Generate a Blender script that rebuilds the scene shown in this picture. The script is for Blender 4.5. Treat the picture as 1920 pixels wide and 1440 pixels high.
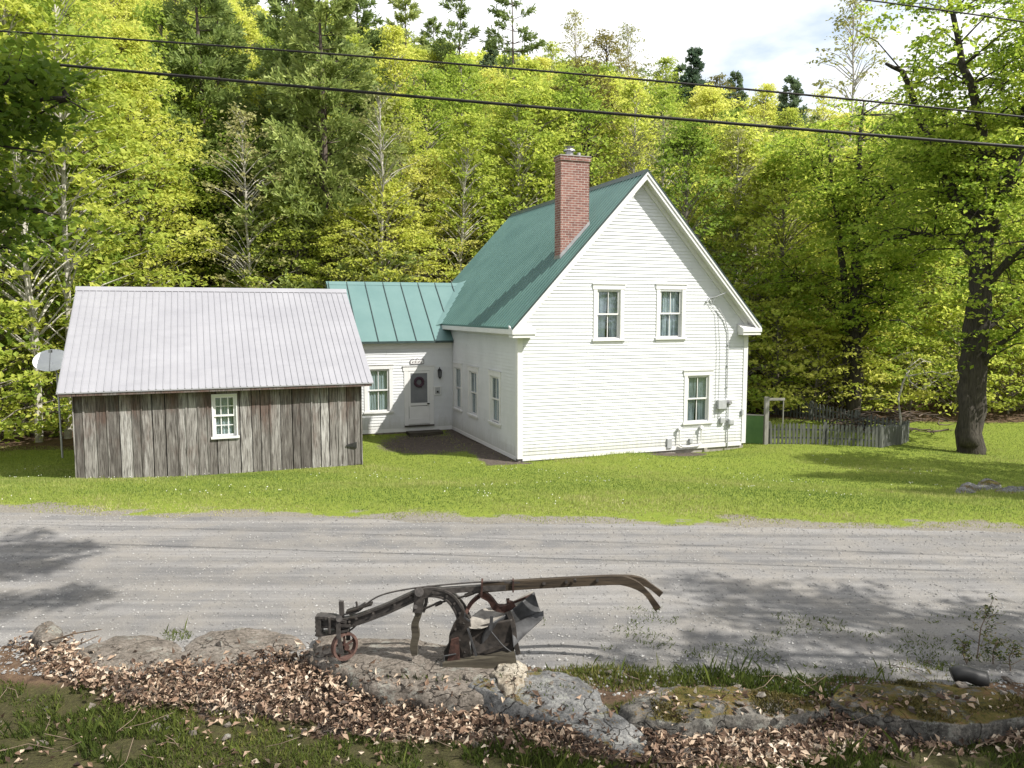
import bpy, math, random
import numpy as np
from mathutils import Vector, Matrix

for o in list(bpy.data.objects): bpy.data.objects.remove(o)
S = bpy.context.scene
COL = S.collection
R = math.radians
rs = np.random.RandomState(7)

# ------------------------------------------------------------------ camera
CAMZ, FPX, PITCH = 3.3, 1463.6, R(5.318)
cd = bpy.data.cameras.new('camera'); cam = bpy.data.objects.new('camera', cd); COL.objects.link(cam)
cam.location = (0, 0, CAMZ); cam.rotation_euler = (R(90) - PITCH, 0, 0)
cd.sensor_width = 36; cd.lens = FPX / 1920 * 36; cd.clip_end = 2000; cd.clip_start = .05
S.camera = cam

# ------------------------------------------------------------------ light
TH = R(20.889)                       # heading of the house
lx, ly, lz = -1.0, 1.0, -1.5         # direction the light travels, in house axes
wx, wy = lx*math.cos(TH) - ly*math.sin(TH), lx*math.sin(TH) + ly*math.cos(TH)
SUNDIR = Vector((-wx, -wy, -lz)).normalized()          # towards the sun
sl = bpy.data.lights.new('sun', 'SUN'); sun = bpy.data.objects.new('sun', sl); COL.objects.link(sun)
sl.energy = 5.0; sl.angle = R(.55); sl.color = (1, .955, .88)
sun.rotation_euler = SUNDIR.to_track_quat('Z', 'Y').to_euler()
W = bpy.data.worlds.new('World'); S.world = W; W.use_nodes = True
nt = W.node_tree; nt.nodes.clear()
def wn(t, **k):
    n = nt.nodes.new(t)
    for a, b in k.items(): setattr(n, a, b)
    return n
sky = wn('ShaderNodeTexSky', sky_type='NISHITA', sun_disc=False)
sky.sun_elevation = math.asin(SUNDIR.z); sky.sun_rotation = math.atan2(SUNDIR.x, SUNDIR.y)
sky.air_density = 1.1; sky.dust_density = 1.5
tc = wn('ShaderNodeTexCoord'); mp = wn('ShaderNodeMapping'); mp.inputs['Scale'].default_value = (1.0, 1.0, 2.4)
mp.inputs['Location'].default_value = (.35, .1, .22)
nz = wn('ShaderNodeTexNoise'); nz.inputs['Scale'].default_value = 2.2; nz.inputs['Detail'].default_value = 7; nz.inputs['Roughness'].default_value = .52
rp = wn('ShaderNodeValToRGB'); rp.color_ramp.elements[0].position = .34; rp.color_ramp.elements[1].position = .46
nz2 = wn('ShaderNodeTexNoise'); nz2.inputs['Scale'].default_value = 5; nz2.inputs['Detail'].default_value = 5
rp2 = wn('ShaderNodeValToRGB'); rp2.color_ramp.elements[0].color = (5.7, 5.8, 6.0, 1); rp2.color_ramp.elements[1].color = (6.2, 6.2, 6.25, 1)
rp2.color_ramp.elements[0].position = .35; rp2.color_ramp.elements[1].position = .6
mx = wn('ShaderNodeMix', data_type='RGBA'); bg = wn('ShaderNodeBackground'); wo = wn('ShaderNodeOutputWorld')
bg.inputs['Strength'].default_value = .122
L = nt.links.new
L(tc.outputs['Generated'], mp.inputs[0]); L(mp.outputs[0], nz.inputs['Vector']); L(mp.outputs[0], nz2.inputs['Vector'])
L(nz.outputs[0], rp.inputs[0]); L(nz2.outputs[0], rp2.inputs[0])
L(rp.outputs[0], mx.inputs[0]); L(sky.outputs[0], mx.inputs[6]); L(rp2.outputs[0], mx.inputs[7])
L(mx.outputs[2], bg.inputs['Color']); L(bg.outputs[0], wo.inputs[0])
S.view_settings.view_transform = 'Standard'; S.view_settings.look = 'None'
S.view_settings.exposure = .82; S.view_settings.gamma = 1
S.render.engine = 'CYCLES'
S.cycles.max_bounces = 6; S.cycles.transparent_max_bounces = 8; S.cycles.transmission_bounces = 4
S.cycles.use_denoising = True

# ------------------------------------------------------------------ measuring helpers (photo pixel -> world metres)
def ray(x, y):
    X, Z = (x-960)/FPX, (720-y)/FPX
    c, s = math.cos(PITCH), math.sin(PITCH)
    return np.array([X, c + Z*s, -s + Z*c])
def gp(x, y, z=0.):
    r = ray(x, y); return np.array([0, 0, CAMZ]) + r*(z-CAMZ)/r[2]
def at(x, y, Y):
    r = ray(x, y); return np.array([0, 0, CAMZ]) + r*Y/r[1]
def proj(P):
    P = np.asarray(P, float); z = P[:, 2]-CAMZ; c, s = math.cos(PITCH), math.sin(PITCH)
    cy = P[:, 1]*c - z*s; cz = P[:, 1]*s + z*c
    return np.stack([960 + FPX*P[:, 0]/cy, 720 - FPX*cz/cy], 1)
def inpoly(xy, poly):
    x, y = xy[:, 0], xy[:, 1]; ins = np.zeros(len(x), bool); n = len(poly)
    for i in range(n):
        x1, y1 = poly[i]; x2, y2 = poly[(i+1) % n]
        if y1 == y2: continue
        c = ((y1 > y) != (y2 > y)) & (x < (x2-x1)*(y-y1)/(y2-y1) + x1)
        ins ^= c
    return ins
AX, AY, AZ = .185, 23.053, -1.1      # front left corner of the house
def hw(u, v, z=0.):
    c, s = math.cos(TH), math.sin(TH); return np.array([AX + u*c - v*s, AY + u*s + v*c, AZ + z])
def tohouse(x, y):
    c, s = math.cos(TH), math.sin(TH); a, b = x-AX, y-AY; return a*c + b*s, -a*s + b*c

# ------------------------------------------------------------------ material helpers
class NM:
    def __init__(s, name):
        s.m = bpy.data.materials.new(name); s.m.use_nodes = True; s.t = s.m.node_tree
        s.t.nodes.clear(); s.o = s.n('ShaderNodeOutputMaterial'); s.b = s.n('ShaderNodeBsdfPrincipled')
        s.l(s.b.outputs[0], s.o.inputs[0]); s.tc = None
    def n(s, t, **k):
        n = s.t.nodes.new(t)
        for a, b in k.items(): setattr(n, a, b)
        return n
    def l(s, a, b): s.t.links.new(a, b)
    def co(s, scale=(1, 1, 1), rot=(0, 0, 0)):
        if not s.tc: s.tc = s.n('ShaderNodeTexCoord')
        m = s.n('ShaderNodeMapping'); m.inputs['Scale'].default_value = scale; m.inputs['Rotation'].default_value = rot
        s.l(s.tc.outputs['Object'], m.inputs[0]); return m.outputs[0]
    def noise(s, sc, det=4, rough=.5, scale=(1, 1, 1), rot=(0, 0, 0)):
        n = s.n('ShaderNodeTexNoise'); n.inputs['Scale'].default_value = sc; n.inputs['Detail'].default_value = det
        n.inputs['Roughness'].default_value = rough; s.l(s.co(scale, rot), n.inputs['Vector']); return n.outputs[0]
    def ramp(s, f, stops):
        r = s.n('ShaderNodeValToRGB'); e = r.color_ramp.elements
        while len(e) < len(stops): e.new(.5)
        for i, (p, c) in enumerate(stops):
            e[i].position = p; e[i].color = (*c, 1) if isinstance(c, tuple) else (c, c, c, 1)
        s.l(f, r.inputs[0]); return r.outputs[0]
    def mix(s, f, a, b, mode='MIX'):
        m = s.n('ShaderNodeMix', data_type='RGBA', blend_type=mode)
        for k, v in ((0, f), (6, a), (7, b)):
            if isinstance(v, (int, float)): m.inputs[k].default_value = v
            elif isinstance(v, tuple): m.inputs[k].default_value = (*v, 1)
            else: s.l(v, m.inputs[k])
        return m.outputs[2]
    def math(s, op, a, b=0.):
        m = s.n('ShaderNodeMath', operation=op)
        for k, v in ((0, a), (1, b)):
            if isinstance(v, (int, float)): m.inputs[k].default_value = v
            else: s.l(v, m.inputs[k])
        return m.outputs[0]
    def attr(s, name, out='Fac'):
        a = s.n('ShaderNodeAttribute'); a.attribute_name = name; return a.outputs[out]
    def color(s, c):
        if isinstance(c, tuple): s.b.inputs['Base Color'].default_value = (*c, 1)
        else: s.l(c, s.b.inputs['Base Color'])
    def bump(s, h, st=.4, d=.02):
        b = s.n('ShaderNodeBump'); b.inputs['Strength'].default_value = st; b.inputs['Distance'].default_value = d
        s.l(h, b.inputs['Height']); s.l(b.outputs[0], s.b.inputs['Normal'])
    def rough(s, r, met=0., spec=.5):
        s.b.inputs['Roughness'].default_value = r; s.b.inputs['Metallic'].default_value = met
        s.b.inputs['Specular IOR Level'].default_value = spec; return s
def two(name, c1, c2, sc=3, rough=.7, scale=(1, 1, 1), bump=0, bd=.01, det=5, met=0., spec=.3, lo=.3, hi=.7, br=.6):
    M = NM(name); f = M.noise(sc, det, br, scale); M.color(M.ramp(f, [(lo, c1), (hi, c2)])); M.rough(rough, met, spec)
    if bump: M.bump(f, bump, bd)
    return M.m
def leafmat(name, stops, trans=.45, hue=.5):
    """per leaf (attribute rnd) and per tree (object random) colour, thin and translucent"""
    M = NM(name); a = M.attr('rnd'); oi = M.n('ShaderNodeObjectInfo')
    f = M.math('ADD', M.math('MULTIPLY', a, 1-hue), M.math('MULTIPLY', oi.outputs['Random'], hue))
    c = M.ramp(f, stops); M.color(c); M.rough(.55, 0, .25)
    t = M.n('ShaderNodeBsdfTranslucent'); M.l(c, t.inputs[0])
    ms = M.n('ShaderNodeMixShader'); ms.inputs[0].default_value = trans
    M.l(M.b.outputs[0], ms.inputs[1]); M.l(t.outputs[0], ms.inputs[2]); M.l(ms.outputs[0], M.o.inputs[0])
    return M.m

M = {}
def mk_clap():
    m = NM('white_clapboard_paint'); f = m.noise(1.1, 6, .65, (1, 1, 1)); g = m.noise(9, 5, .7, (1, 1, .25))
    c = m.ramp(f, [(.3, (.49, .505, .52)), (.62, (.56, .573, .59))])
    c = m.mix(m.ramp(g, [(.6, 0.), (.8, .35)]), c, (.36, .35, .31)); c = m.mix(m.math('MULTIPLY', m.attr('rnd'), .12), c, (.4, .41, .4))
    co = m.n('ShaderNodeTexCoord'); sp = m.n('ShaderNodeSeparateXYZ'); m.l(co.outputs['Object'], sp.inputs[0]); sk = m.noise(14, 6, .7, (1, 1, .12))
    c = m.mix(m.ramp(m.math('ADD', sp.outputs[2], m.math('MULTIPLY', m.math('SUBTRACT', sk, .5), 1.1)), [(.05, .5), (.5, 0.)]), c, (.3, .29, .24)); m.color(c); m.rough(.55, 0, .3); m.bump(g, .15, .004); return m.m
M['clap'] = mk_clap()
M['trim'] = two('white_trim_paint', (.55, .55, .545), (.61, .61, .605), 2.5, .5, bump=.1)
def mk_green(name, c1, c2, sc=(1, 1, 1)):
    m = NM(name); f = m.noise(.9, 6, .6, sc); g = m.noise(14, 4, .6, (1, 1, 1))
    c = m.ramp(f, [(.3, c1), (.7, c2)]); c = m.mix(m.ramp(g, [(.66, 0.), (.8, .4)]), c, (.09, .12, .1)); m.color(c); m.rough(.42, .15, .5)
    return m.m
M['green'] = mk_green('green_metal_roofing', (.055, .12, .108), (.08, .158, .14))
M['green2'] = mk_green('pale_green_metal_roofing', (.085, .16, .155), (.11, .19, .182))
M['greendk'] = two('dark_green_roof_edge', (.02, .035, .035), (.04, .06, .06), 4, .5)
def mk_brick():
    m = NM('chimney_brick'); co = m.n('ShaderNodeTexCoord'); sp = m.n('ShaderNodeSeparateXYZ'); cb = m.n('ShaderNodeCombineXYZ')
    m.l(co.outputs['Object'], sp.inputs[0])
    m.l(m.math('ADD', sp.outputs[0], sp.outputs[1]), cb.inputs[0]); m.l(sp.outputs[2], cb.inputs[1])
    b = m.n('ShaderNodeTexBrick'); m.l(cb.outputs[0], b.inputs['Vector'])
    b.inputs['Scale'].default_value = 1; b.inputs['Brick Width'].default_value = .21; b.inputs['Row Height'].default_value = .073
    b.inputs['Mortar Size'].default_value = .008; b.inputs['Color1'].default_value = (.15, .062, .05, 1); b.inputs['Color2'].default_value = (.25, .125, .1, 1)
    b.inputs['Mortar'].default_value = (.36, .33, .3, 1); b.inputs['Bias'].default_value = .1
    n = m.noise(6, 4); c = m.mix(m.ramp(n, [(.4, 0.), (.75, .5)]), b.outputs['Color'], (.1, .06, .055)); m.color(c); m.rough(.9, 0, .2)
    m.bump(b.outputs['Fac'], -.5, .01); return m.m
M['brick'] = mk_brick()
def mk_barnwood():
    m = NM('weathered_barn_boards'); a = m.attr('rnd')
    f = m.noise(5, 6, .65, (3, 3, .35)); g = m.noise(26, 5, .6, (2.2, 2.2, .09)); h = m.noise(1.3, 4, .6, (1.6, 1, .7))
    base = m.ramp(m.math('ADD', m.math('MULTIPLY', a, .34), m.math('MULTIPLY', f, .72)),
                  [(.2, (.045, .04, .037)), (.42, (.13, .12, .112)), (.6, (.23, .218, .206)), (.8, (.42, .41, .4))])
    co = m.n('ShaderNodeTexCoord'); sp = m.n('ShaderNodeSeparateXYZ'); m.l(co.outputs['Object'], sp.inputs[0])
    up = m.ramp(m.math('ADD', m.math('MULTIPLY', sp.outputs[2], .34), m.math('MULTIPLY', m.math('SUBTRACT', h, .5), 2.4)), [(.4, 0.), (.95, .7)])
    c = m.mix(up, base, (.085, .045, .033)); c = m.mix(m.ramp(g, [(.38, .85), (.52, 0.)]), c, (.035, .03, .027), 'MIX')
    m.color(c); m.rough(.9, 0, .15); m.bump(g, .6, .01); return m.m
M['barn'] = mk_barnwood()
def mk_barnroof():
    m = NM('galvanised_barn_roof'); f = m.noise(.8, 6, .65, (1, 1, 1)); g = m.noise(3, 6, .7, (.35, 1.6, 1.6))
    c = m.ramp(f, [(.3, (.235, .235, .255)), (.7, (.28, .28, .3))]); c = m.mix(m.ramp(g, [(.5, 0.), (.75, .5)]), c, (.2, .2, .22))
    m.color(c); m.rough(.55, .2, .4); return m.m
M['broof'] = mk_barnroof()
M['steel'] = two('galvanised_steel', (.3, .3, .31), (.42, .42, .43), 6, .45, met=.6)
M['greybox'] = two('grey_enamel', (.27, .28, .29), (.36, .37, .38), 6, .5)
M['black'] = two('black_enamel', (.012, .012, .012), (.03, .03, .03), 5, .5)
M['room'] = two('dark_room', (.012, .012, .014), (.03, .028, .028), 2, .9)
def mk_curtain():
    m = NM('sheer_curtain'); w = m.noise(9, 3, .5, (1, 1, .08)); m.color(m.ramp(w, [(.3, (.16, .18, .2)), (.65, (.48, .51, .55))])); m.rough(.9, 0, .1); m.bump(w, .8, .03); return m.m
M['curtain'] = mk_curtain()
def mk_glass():
    m = NM('window_glass'); m.t.nodes.remove(m.b); g = m.n('ShaderNodeBsdfGlossy'); g.inputs['Roughness'].default_value = .03; g.inputs[0].default_value = (.9, .95, 1, 1)
    t = m.n('ShaderNodeBsdfTransparent'); t.inputs[0].default_value = (.86, .9, .9, 1); fr = m.n('ShaderNodeLayerWeight')
    ms = m.n('ShaderNodeMixShader'); m.l(m.math('ADD', m.math('MULTIPLY', m.math('POWER', fr.outputs[1], 4.), .5), .07), ms.inputs[0]); m.l(t.outputs[0], ms.inputs[1]); m.l(g.outputs[0], ms.inputs[2]); m.l(ms.outputs[0], m.o.inputs[0]); return m.m
M['glass'] = mk_glass()
M['screen'] = two('storm_door_screen', (.10, .105, .12), (.15, .155, .17), 3, .35, spec=.6)
M['fstone'] = two('foundation_fieldstone', (.12, .1, .08), (.36, .3, .24), 5, .9, bump=.6, bd=.03)
M['concrete'] = two('rough_concrete', (.2, .18, .16), (.33, .31, .28), 4, .9, bump=.4)
def mk_rock(name, c1, c2, c3, moss=0., mc=(.06, .06, .015)):
    m = NM(name); f = m.noise(3.5, 10, .75); g = m.noise(30, 8, .8); h = m.noise(1.6, 6, .7); gr = m.noise(140, 3, .7)
    vo = m.n('ShaderNodeTexVoronoi', feature='DISTANCE_TO_EDGE'); vo.inputs['Scale'].default_value = 2.3
    wv = m.n('ShaderNodeMix', data_type='VECTOR'); wv.inputs[0].default_value = .25; nn_ = m.n('ShaderNodeTexNoise'); nn_.inputs['Scale'].default_value = 4; nn_.inputs['Detail'].default_value = 6
    cc = m.co(); m.l(cc, nn_.inputs['Vector']); m.l(cc, wv.inputs[4]); m.l(nn_.outputs['Color'], wv.inputs[5]); m.l(wv.outputs[1], vo.inputs['Vector'])
    c = m.ramp(f, [(.32, c1), (.5, c2), (.68, c3)]); c = m.mix(m.ramp(g, [(.38, .8), (.52, 0.)]), c, tuple(k*.45 for k in c1)); c = m.mix(m.ramp(g, [(.56, 0.), (.66, .6)]), c, tuple(min(1, k*1.35) for k in c3))
    c = m.mix(m.ramp(m.noise(5, 8, .8, (1, 1, 1), (.4, .2, 1)), [(.56, 0.), (.6, .55)]), c, (.27, .275, .245)); c = m.mix(m.ramp(m.noise(7, 8, .8, (1, 1, 1), (1.4, .2, 0)), [(.58, 0.), (.63, .6)]), c, (.035, .03, .026))
    ck = m.ramp(vo.outputs['Distance'], [(.0, 1.), (.012, 0.)]); c = m.mix(m.math('MULTIPLY', ck, .8), c, (.02, .018, .016))
    if moss:
        ge = m.n('ShaderNodeNewGeometry'); sp = m.n('ShaderNodeSeparateXYZ'); m.l(ge.outputs['Normal'], sp.inputs[0])
        k = m.math('MULTIPLY', m.ramp(sp.outputs[2], [(.55, 0.), (.85, 1.)]), m.ramp(m.math('ADD', h, m.math('MULTIPLY', m.math('SUBTRACT', g, .5), .5)), [(.56-.14*moss, 0.), (.6-.14*moss, 1.)]))
        c = m.mix(k, c, m.ramp(m.math('ADD', g, m.math('MULTIPLY', m.math('SUBTRACT', f, .5), .8)), [(.35, mc), (.5, (.1, .085, .025)), (.65, (.12, .07, .035))]))
    m.color(c); m.rough(.95, 0, .12); m.bump(m.math('ADD', m.math('ADD', f, m.math('MULTIPLY', g, .5)), m.math('SUBTRACT', m.math('MULTIPLY', gr, .15), m.math('MULTIPLY', ck, .5))), 1., .035); return m.m
M['rock'] = mk_rock('tan_granite', (.1, .087, .073), (.18, .157, .134), (.26, .23, .2), 0)
M['rock2'] = mk_rock('grey_ledge_stone', (.085, .085, .085), (.165, .166, .165), (.29, .285, .27), .1, (.07, .08, .025))
M['rock3'] = mk_rock('mossy_ledge_stone', (.05, .048, .044), (.11, .105, .095), (.26, .24, .21), .75, (.045, .045, .012))
M['quartz'] = mk_rock('pale_quartz_stone', (.22, .18, .13), (.36, .32, .26), (.5, .47, .4))
M['iron'] = two('weathered_plow_iron', (.022, .02, .019), (.075, .066, .06), 22, .6, met=.3, bump=.4, spec=.5)
M['irondk'] = two('blackened_plow_iron', (.012, .011, .01), (.05, .042, .036), 14, .6, met=.3, bump=.4)
M['rust'] = two('rusty_iron', (.018, .01, .008), (.07, .033, .025), 20, .85, bump=.6)
M['rustw'] = two('rusty_red_wheel', (.045, .024, .02), (.12, .07, .056), 20, .85, bump=.5)
M['sheet'] = two('moldboard_steel', (.02, .02, .021), (.07, .071, .073), 9, .6, met=.2, bump=.2)
M['sheetlt'] = two('pale_worn_moldboard', (.1, .092, .08), (.27, .25, .22), 14, .6, bump=.2)
M['pwood'] = two('brown_plow_timber', (.014, .011, .008), (.07, .052, .034), 9, .92, scale=(.25, 3, 3), bump=.6)
M['pwood2'] = two('grey_plow_timber', (.022, .018, .013), (.075, .066, .047), 8, .85, scale=(.3, 3, 3), bump=.6)
M['fwood'] = two('weathered_fence_wood', (.05, .055, .048), (.15, .155, .14), 6, .9, scale=(3, 3, .3), bump=.4)
M['post'] = two('pale_gate_post', (.17, .165, .15), (.26, .25, .225), 6, .8, scale=(3, 3, .3))
M['gpanel'] = two('green_board_panel', (.045, .1, .03), (.065, .13, .04), 3, .7)
M['dish'] = two('white_dish_paint', (.56, .58, .6), (.66, .68, .69), 3, .5)
M['cable'] = two('black_cable_sheath', (.012, .011, .01), (.03, .028, .025), 5, .6)
M['bark'] = two('dark_maple_bark', (.022, .019, .015), (.07, .061, .049), 7, .95, scale=(3, 3, .5), bump=.9, bd=.05)
M['barkf'] = two('forest_bark', (.09, .08, .065), (.27, .24, .2), 6, .95, scale=(2, 2, .5), bump=.5)
M['barkp'] = two('pale_birch_bark', (.28, .26, .22), (.5, .48, .43), 5, .9, scale=(1, 1, 2), lo=.4)
M['barkpine'] = two('pine_bark', (.05, .04, .035), (.14, .11, .09), 6, .95, scale=(2, 2, .5))
M['lf_y'] = leafmat('spring_maple_leaves', [(.1, (.26, .35, .055)), (.4, (.46, .52, .09)), (.7, (.63, .64, .14)), (.95, (.75, .72, .24))], .6)
M['lf_g'] = leafmat('green_leaves', [(.1, (.15, .23, .035)), (.5, (.3, .4, .06)), (.9, (.5, .56, .11))], .57)
M['lf_pale'] = leafmat('pale_budding_leaves', [(.1, (.2, .22, .08)), (.5, (.34, .35, .12)), (.9, (.42, .38, .2))])
M['lf_br'] = leafmat('olive_brown_young_leaves', [(.1, (.13, .12, .035)), (.5, (.22, .21, .05)), (.9, (.3, .24, .09))])
M['lf_m'] = leafmat('maple_leaves', [(.1, (.11, .19, .022)), (.5, (.27, .37, .045)), (.9, (.52, .58, .1))], .62, .15)
M['lf_d'] = leafmat('shade_toned_maple_leaves', [(.1, (.07, .13, .014)), (.5, (.14, .22, .025)), (.9, (.3, .38, .05))], .5, .15)  # darker copy of the maple leaves, shade put into the colour
M['needle'] = leafmat('pine_needles', [(.1, (.1, .15, .05)), (.5, (.21, .28, .08)), (.9, (.38, .43, .13))], .4)
M['needled'] = leafmat('dark_spruce_needles', [(.1, (.06, .1, .07)), (.5, (.11, .17, .1)), (.9, (.2, .26, .13))], .3)
M['grass'] = leafmat('lawn_grass', [(.05, (.08, .14, .03)), (.4, (.19, .25, .055)), (.75, (.33, .35, .11)), (1., (.44, .41, .22))], .45, 0)
M['weed'] = leafmat('rough_verge_grass', [(.05, (.028, .045, .01)), (.4, (.065, .09, .018)), (.7, (.12, .145, .03)), (.85, (.2, .19, .06)), (1., (.26, .2, .11))], .4, 0)
M['moss'] = leafmat('ledge_moss_tufts', [(.1, (.03, .032, .01)), (.5, (.085, .07, .022)), (.9, (.14, .12, .035))], .2, 0)
M['litter'] = leafmat('fallen_brown_leaves', [(0., (.03, .021, .016)), (.3, (.1, .065, .046)), (.55, (.25, .165, .115)), (.8, (.43, .33, .24)), (1., (.6, .52, .42))], .2, 0)
M['clover'] = leafmat('white_clover_heads', [(0., (.6, .6, .5)), (1., (.8, .8, .75))], .1, 0)
M['pebble'] = leafmat('road_pebbles', [(0., (.13, .127, .123)), (.5, (.19, .186, .18)), (1., (.3, .295, .285))], 0., 0)
M['twig'] = two('dry_twigs', (.06, .042, .03), (.19, .145, .105), 9, .9)
M['deadwood'] = two('brush_pile_wood', (.03, .022, .017), (.12, .09, .07), 5, .9)
M['wreath'] = two('dark_wreath', (.03, .02, .035), (.09, .05, .06), 30, .9)

# ------------------------------------------------------------------ mesh builder
class MB:
    def __init__(s): s.V = []; s.F = []; s.A = []; s.n = 0; s.Mi = []
    def add(s, v, f, a=None, m=0):
        v = np.asarray(v, float).reshape(-1, 3)
        s.V.append(v); s.A.append(np.full(len(v), .5) if a is None else np.broadcast_to(np.asarray(a, float), (len(v),)))
        if isinstance(f, np.ndarray): s.F.append(f+s.n); s.Mi.append(np.full(len(f), m))
        else:
            by = {}
            for q in f: by.setdefault(len(q), []).append(q)
            for q in by.values(): s.F.append(np.array(q)+s.n); s.Mi.append(np.full(len(q), m))
        s.n += len(v); return s
    def box(s, a, b, r=None, m=0, T=None):
        x0, y0, z0 = np.minimum(a, b); x1, y1, z1 = np.maximum(a, b)
        v = np.array([(x0,y0,z0),(x1,y0,z0),(x1,y1,z0),(x0,y1,z0),(x0,y0,z1),(x1,y0,z1),(x1,y1,z1),(x0,y1,z1)])
        if T is not None: v = v @ np.array(T.to_3x3()).T + np.array(T.translation)
        return s.add(v, np.array([(0,3,2,1),(4,5,6,7),(0,1,5,4),(1,2,6,5),(2,3,7,6),(3,0,4,7)]), r, m)
    def tube(s, P, rad, seg=8, r=None, m=0, cap=True):
        P = np.asarray(P, float); n = len(P); rad = np.broadcast_to(np.asarray(rad, float), (n,))
        T = np.gradient(P, axis=0); T /= np.linalg.norm(T, axis=1)[:, None] + 1e-9
        ref = np.array([0, 0, 1.]) if abs(T[:, 2]).mean() < .8 else np.array([0, 1., 0])
        A = np.cross(T, ref); A /= np.linalg.norm(A, axis=1)[:, None] + 1e-9; B = np.cross(A, T)
        t = np.linspace(0, 2*np.pi, seg, endpoint=False)
        v = P[:, None] + rad[:, None, None]*(np.cos(t)[None, :, None]*A[:, None] + np.sin(t)[None, :, None]*B[:, None])
        i, j = np.meshgrid(np.arange(n-1), np.arange(seg), indexing='ij'); k = (j+1) % seg
        f = np.stack([i*seg+j, i*seg+k, (i+1)*seg+k, (i+1)*seg+j], -1).reshape(-1, 4)
        s.add(v.reshape(-1, 3), f, r, m)
        if cap: s.F += [np.array([np.arange(seg)[::-1]])+s.n-n*seg, np.array([np.arange(seg)])+s.n-seg]; s.Mi += [np.array([m]), np.array([m])]
        return s
    def sweep(s, P, w, h, off=0., r=None, m=0):
        """rectangular bar along P: w thick across (world y-ish), h high; off shifts it along its own 'up'"""
        P = np.asarray(P, float); n = len(P); w = np.broadcast_to(w, (n,)); h = np.broadcast_to(h, (n,))
        T = np.gradient(P, axis=0); T /= np.linalg.norm(T, axis=1)[:, None]
        side = np.array([0, 1., 0]) if abs(T[:, 1]).mean() < .75 else np.array([1., 0, 0])
        U = np.cross(T, side); U /= np.linalg.norm(U, axis=1)[:, None]; Sd = np.cross(U, T); C = P + U*off
        v = np.stack([C+Sd*w[:, None]/2*a+U*h[:, None]/2*b for a, b in ((-1,-1),(1,-1),(1,1),(-1,1))], 1)
        f = []
        for i in range(n-1):
            for j in range(4): k = (j+1) % 4; f.append((i*4+j, i*4+k, i*4+4+k, i*4+4+j))
        f += [(3, 2, 1, 0), (n*4-4, n*4-3, n*4-2, n*4-1)]
        return s.add(v.reshape(-1, 3), np.array(f), r, m)
    def prism(s, poly, d, r=None, m=0):
        """poly: 3-D points of a flat outline, d: extrusion vector"""
        p = np.asarray(poly, float); n = len(p); v = np.concatenate([p, p+np.asarray(d, float)])
        f = [tuple(range(n))[::-1], tuple(range(n, 2*n))] + [(i, (i+1) % n, n+(i+1) % n, n+i) for i in range(n)]
        return s.add(v, f, r, m)
    def build(s, name, mats, parent=None, smooth=False, label=None):
        me = bpy.data.meshes.new(name); V = np.concatenate(s.V); me.vertices.add(len(V)); me.vertices.foreach_set('co', V.ravel())
        tot = np.concatenate([np.full(len(f), f.shape[1]) for f in s.F]); lv = np.concatenate([f.ravel() for f in s.F])
        me.loops.add(len(lv)); me.loops.foreach_set('vertex_index', lv.astype(np.int32))
        me.polygons.add(len(tot)); st = np.concatenate([[0], np.cumsum(tot)[:-1]]); me.polygons.foreach_set('loop_start', st.astype(np.int32))
        if not isinstance(mats, (list, tuple)): mats = [mats]
        for m in mats: me.materials.append(m)
        if len(mats) > 1: me.polygons.foreach_set('material_index', np.concatenate(s.Mi).astype(np.int32))
        a = me.attributes.new('rnd', 'FLOAT', 'POINT'); a.data.foreach_set('value', np.concatenate(s.A).astype(np.float32))
        me.update(calc_edges=True); me.validate()
        me.polygons.foreach_set('use_smooth', np.full(len(me.polygons), bool(smooth)))
        o = bpy.data.objects.new(name, me); COL.objects.link(o)
        if parent: o.parent = parent
        if label: o['label'] = label
        return o
def grid_patch(mb, rows, th=0, n=6, r=None, m=0):
    """smooth sheet through a grid of control rows; given a real thickness th"""
    G = np.array(rows, float)
    def up(A, k):
        t = np.linspace(0, len(A)-1, (len(A)-1)*k+1); i = np.clip(t.astype(int), 0, len(A)-2); u = t-i
        Pm = A[np.clip(i-1, 0, None)]; P0 = A[i]; P1 = A[i+1]; P2 = A[np.clip(i+2, None, len(A)-1)]
        u = u.reshape(-1, *([1]*(A.ndim-1)))
        return .5*((2*P0)+(P1-Pm)*u+(2*Pm-5*P0+4*P1-P2)*u*u+(3*P0-Pm-3*P1+P2)*u**3)
    G = up(G, n); G = up(G.transpose(1, 0, 2), n).transpose(1, 0, 2); a, b = G.shape[:2]
    N = np.cross(np.gradient(G, axis=0), np.gradient(G, axis=1)); N /= np.linalg.norm(N, axis=2)[..., None]+1e-9
    G2 = G+N*th; i, j = np.meshgrid(np.arange(a-1), np.arange(b-1), indexing='ij'); k = (i*b+j).ravel()
    q = np.stack([k, k+1, k+b+1, k+b], 1); N0 = a*b; f = [q, q[:, ::-1]+N0]; ed = []
    for i in range(a-1): ed += [(i*b, (i+1)*b, N0+(i+1)*b, N0+i*b), (i*b+b-1, N0+i*b+b-1, N0+(i+1)*b+b-1, (i+1)*b+b-1)]
    for j in range(b-1): ed += [(j, N0+j, N0+j+1, j+1), ((a-1)*b+j, (a-1)*b+j+1, N0+(a-1)*b+j+1, N0+(a-1)*b+j)]
    mb.add(np.concatenate([G.reshape(-1, 3), G2.reshape(-1, 3)]), np.concatenate([f[0], f[1], np.array(ed)]), r, m)

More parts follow.
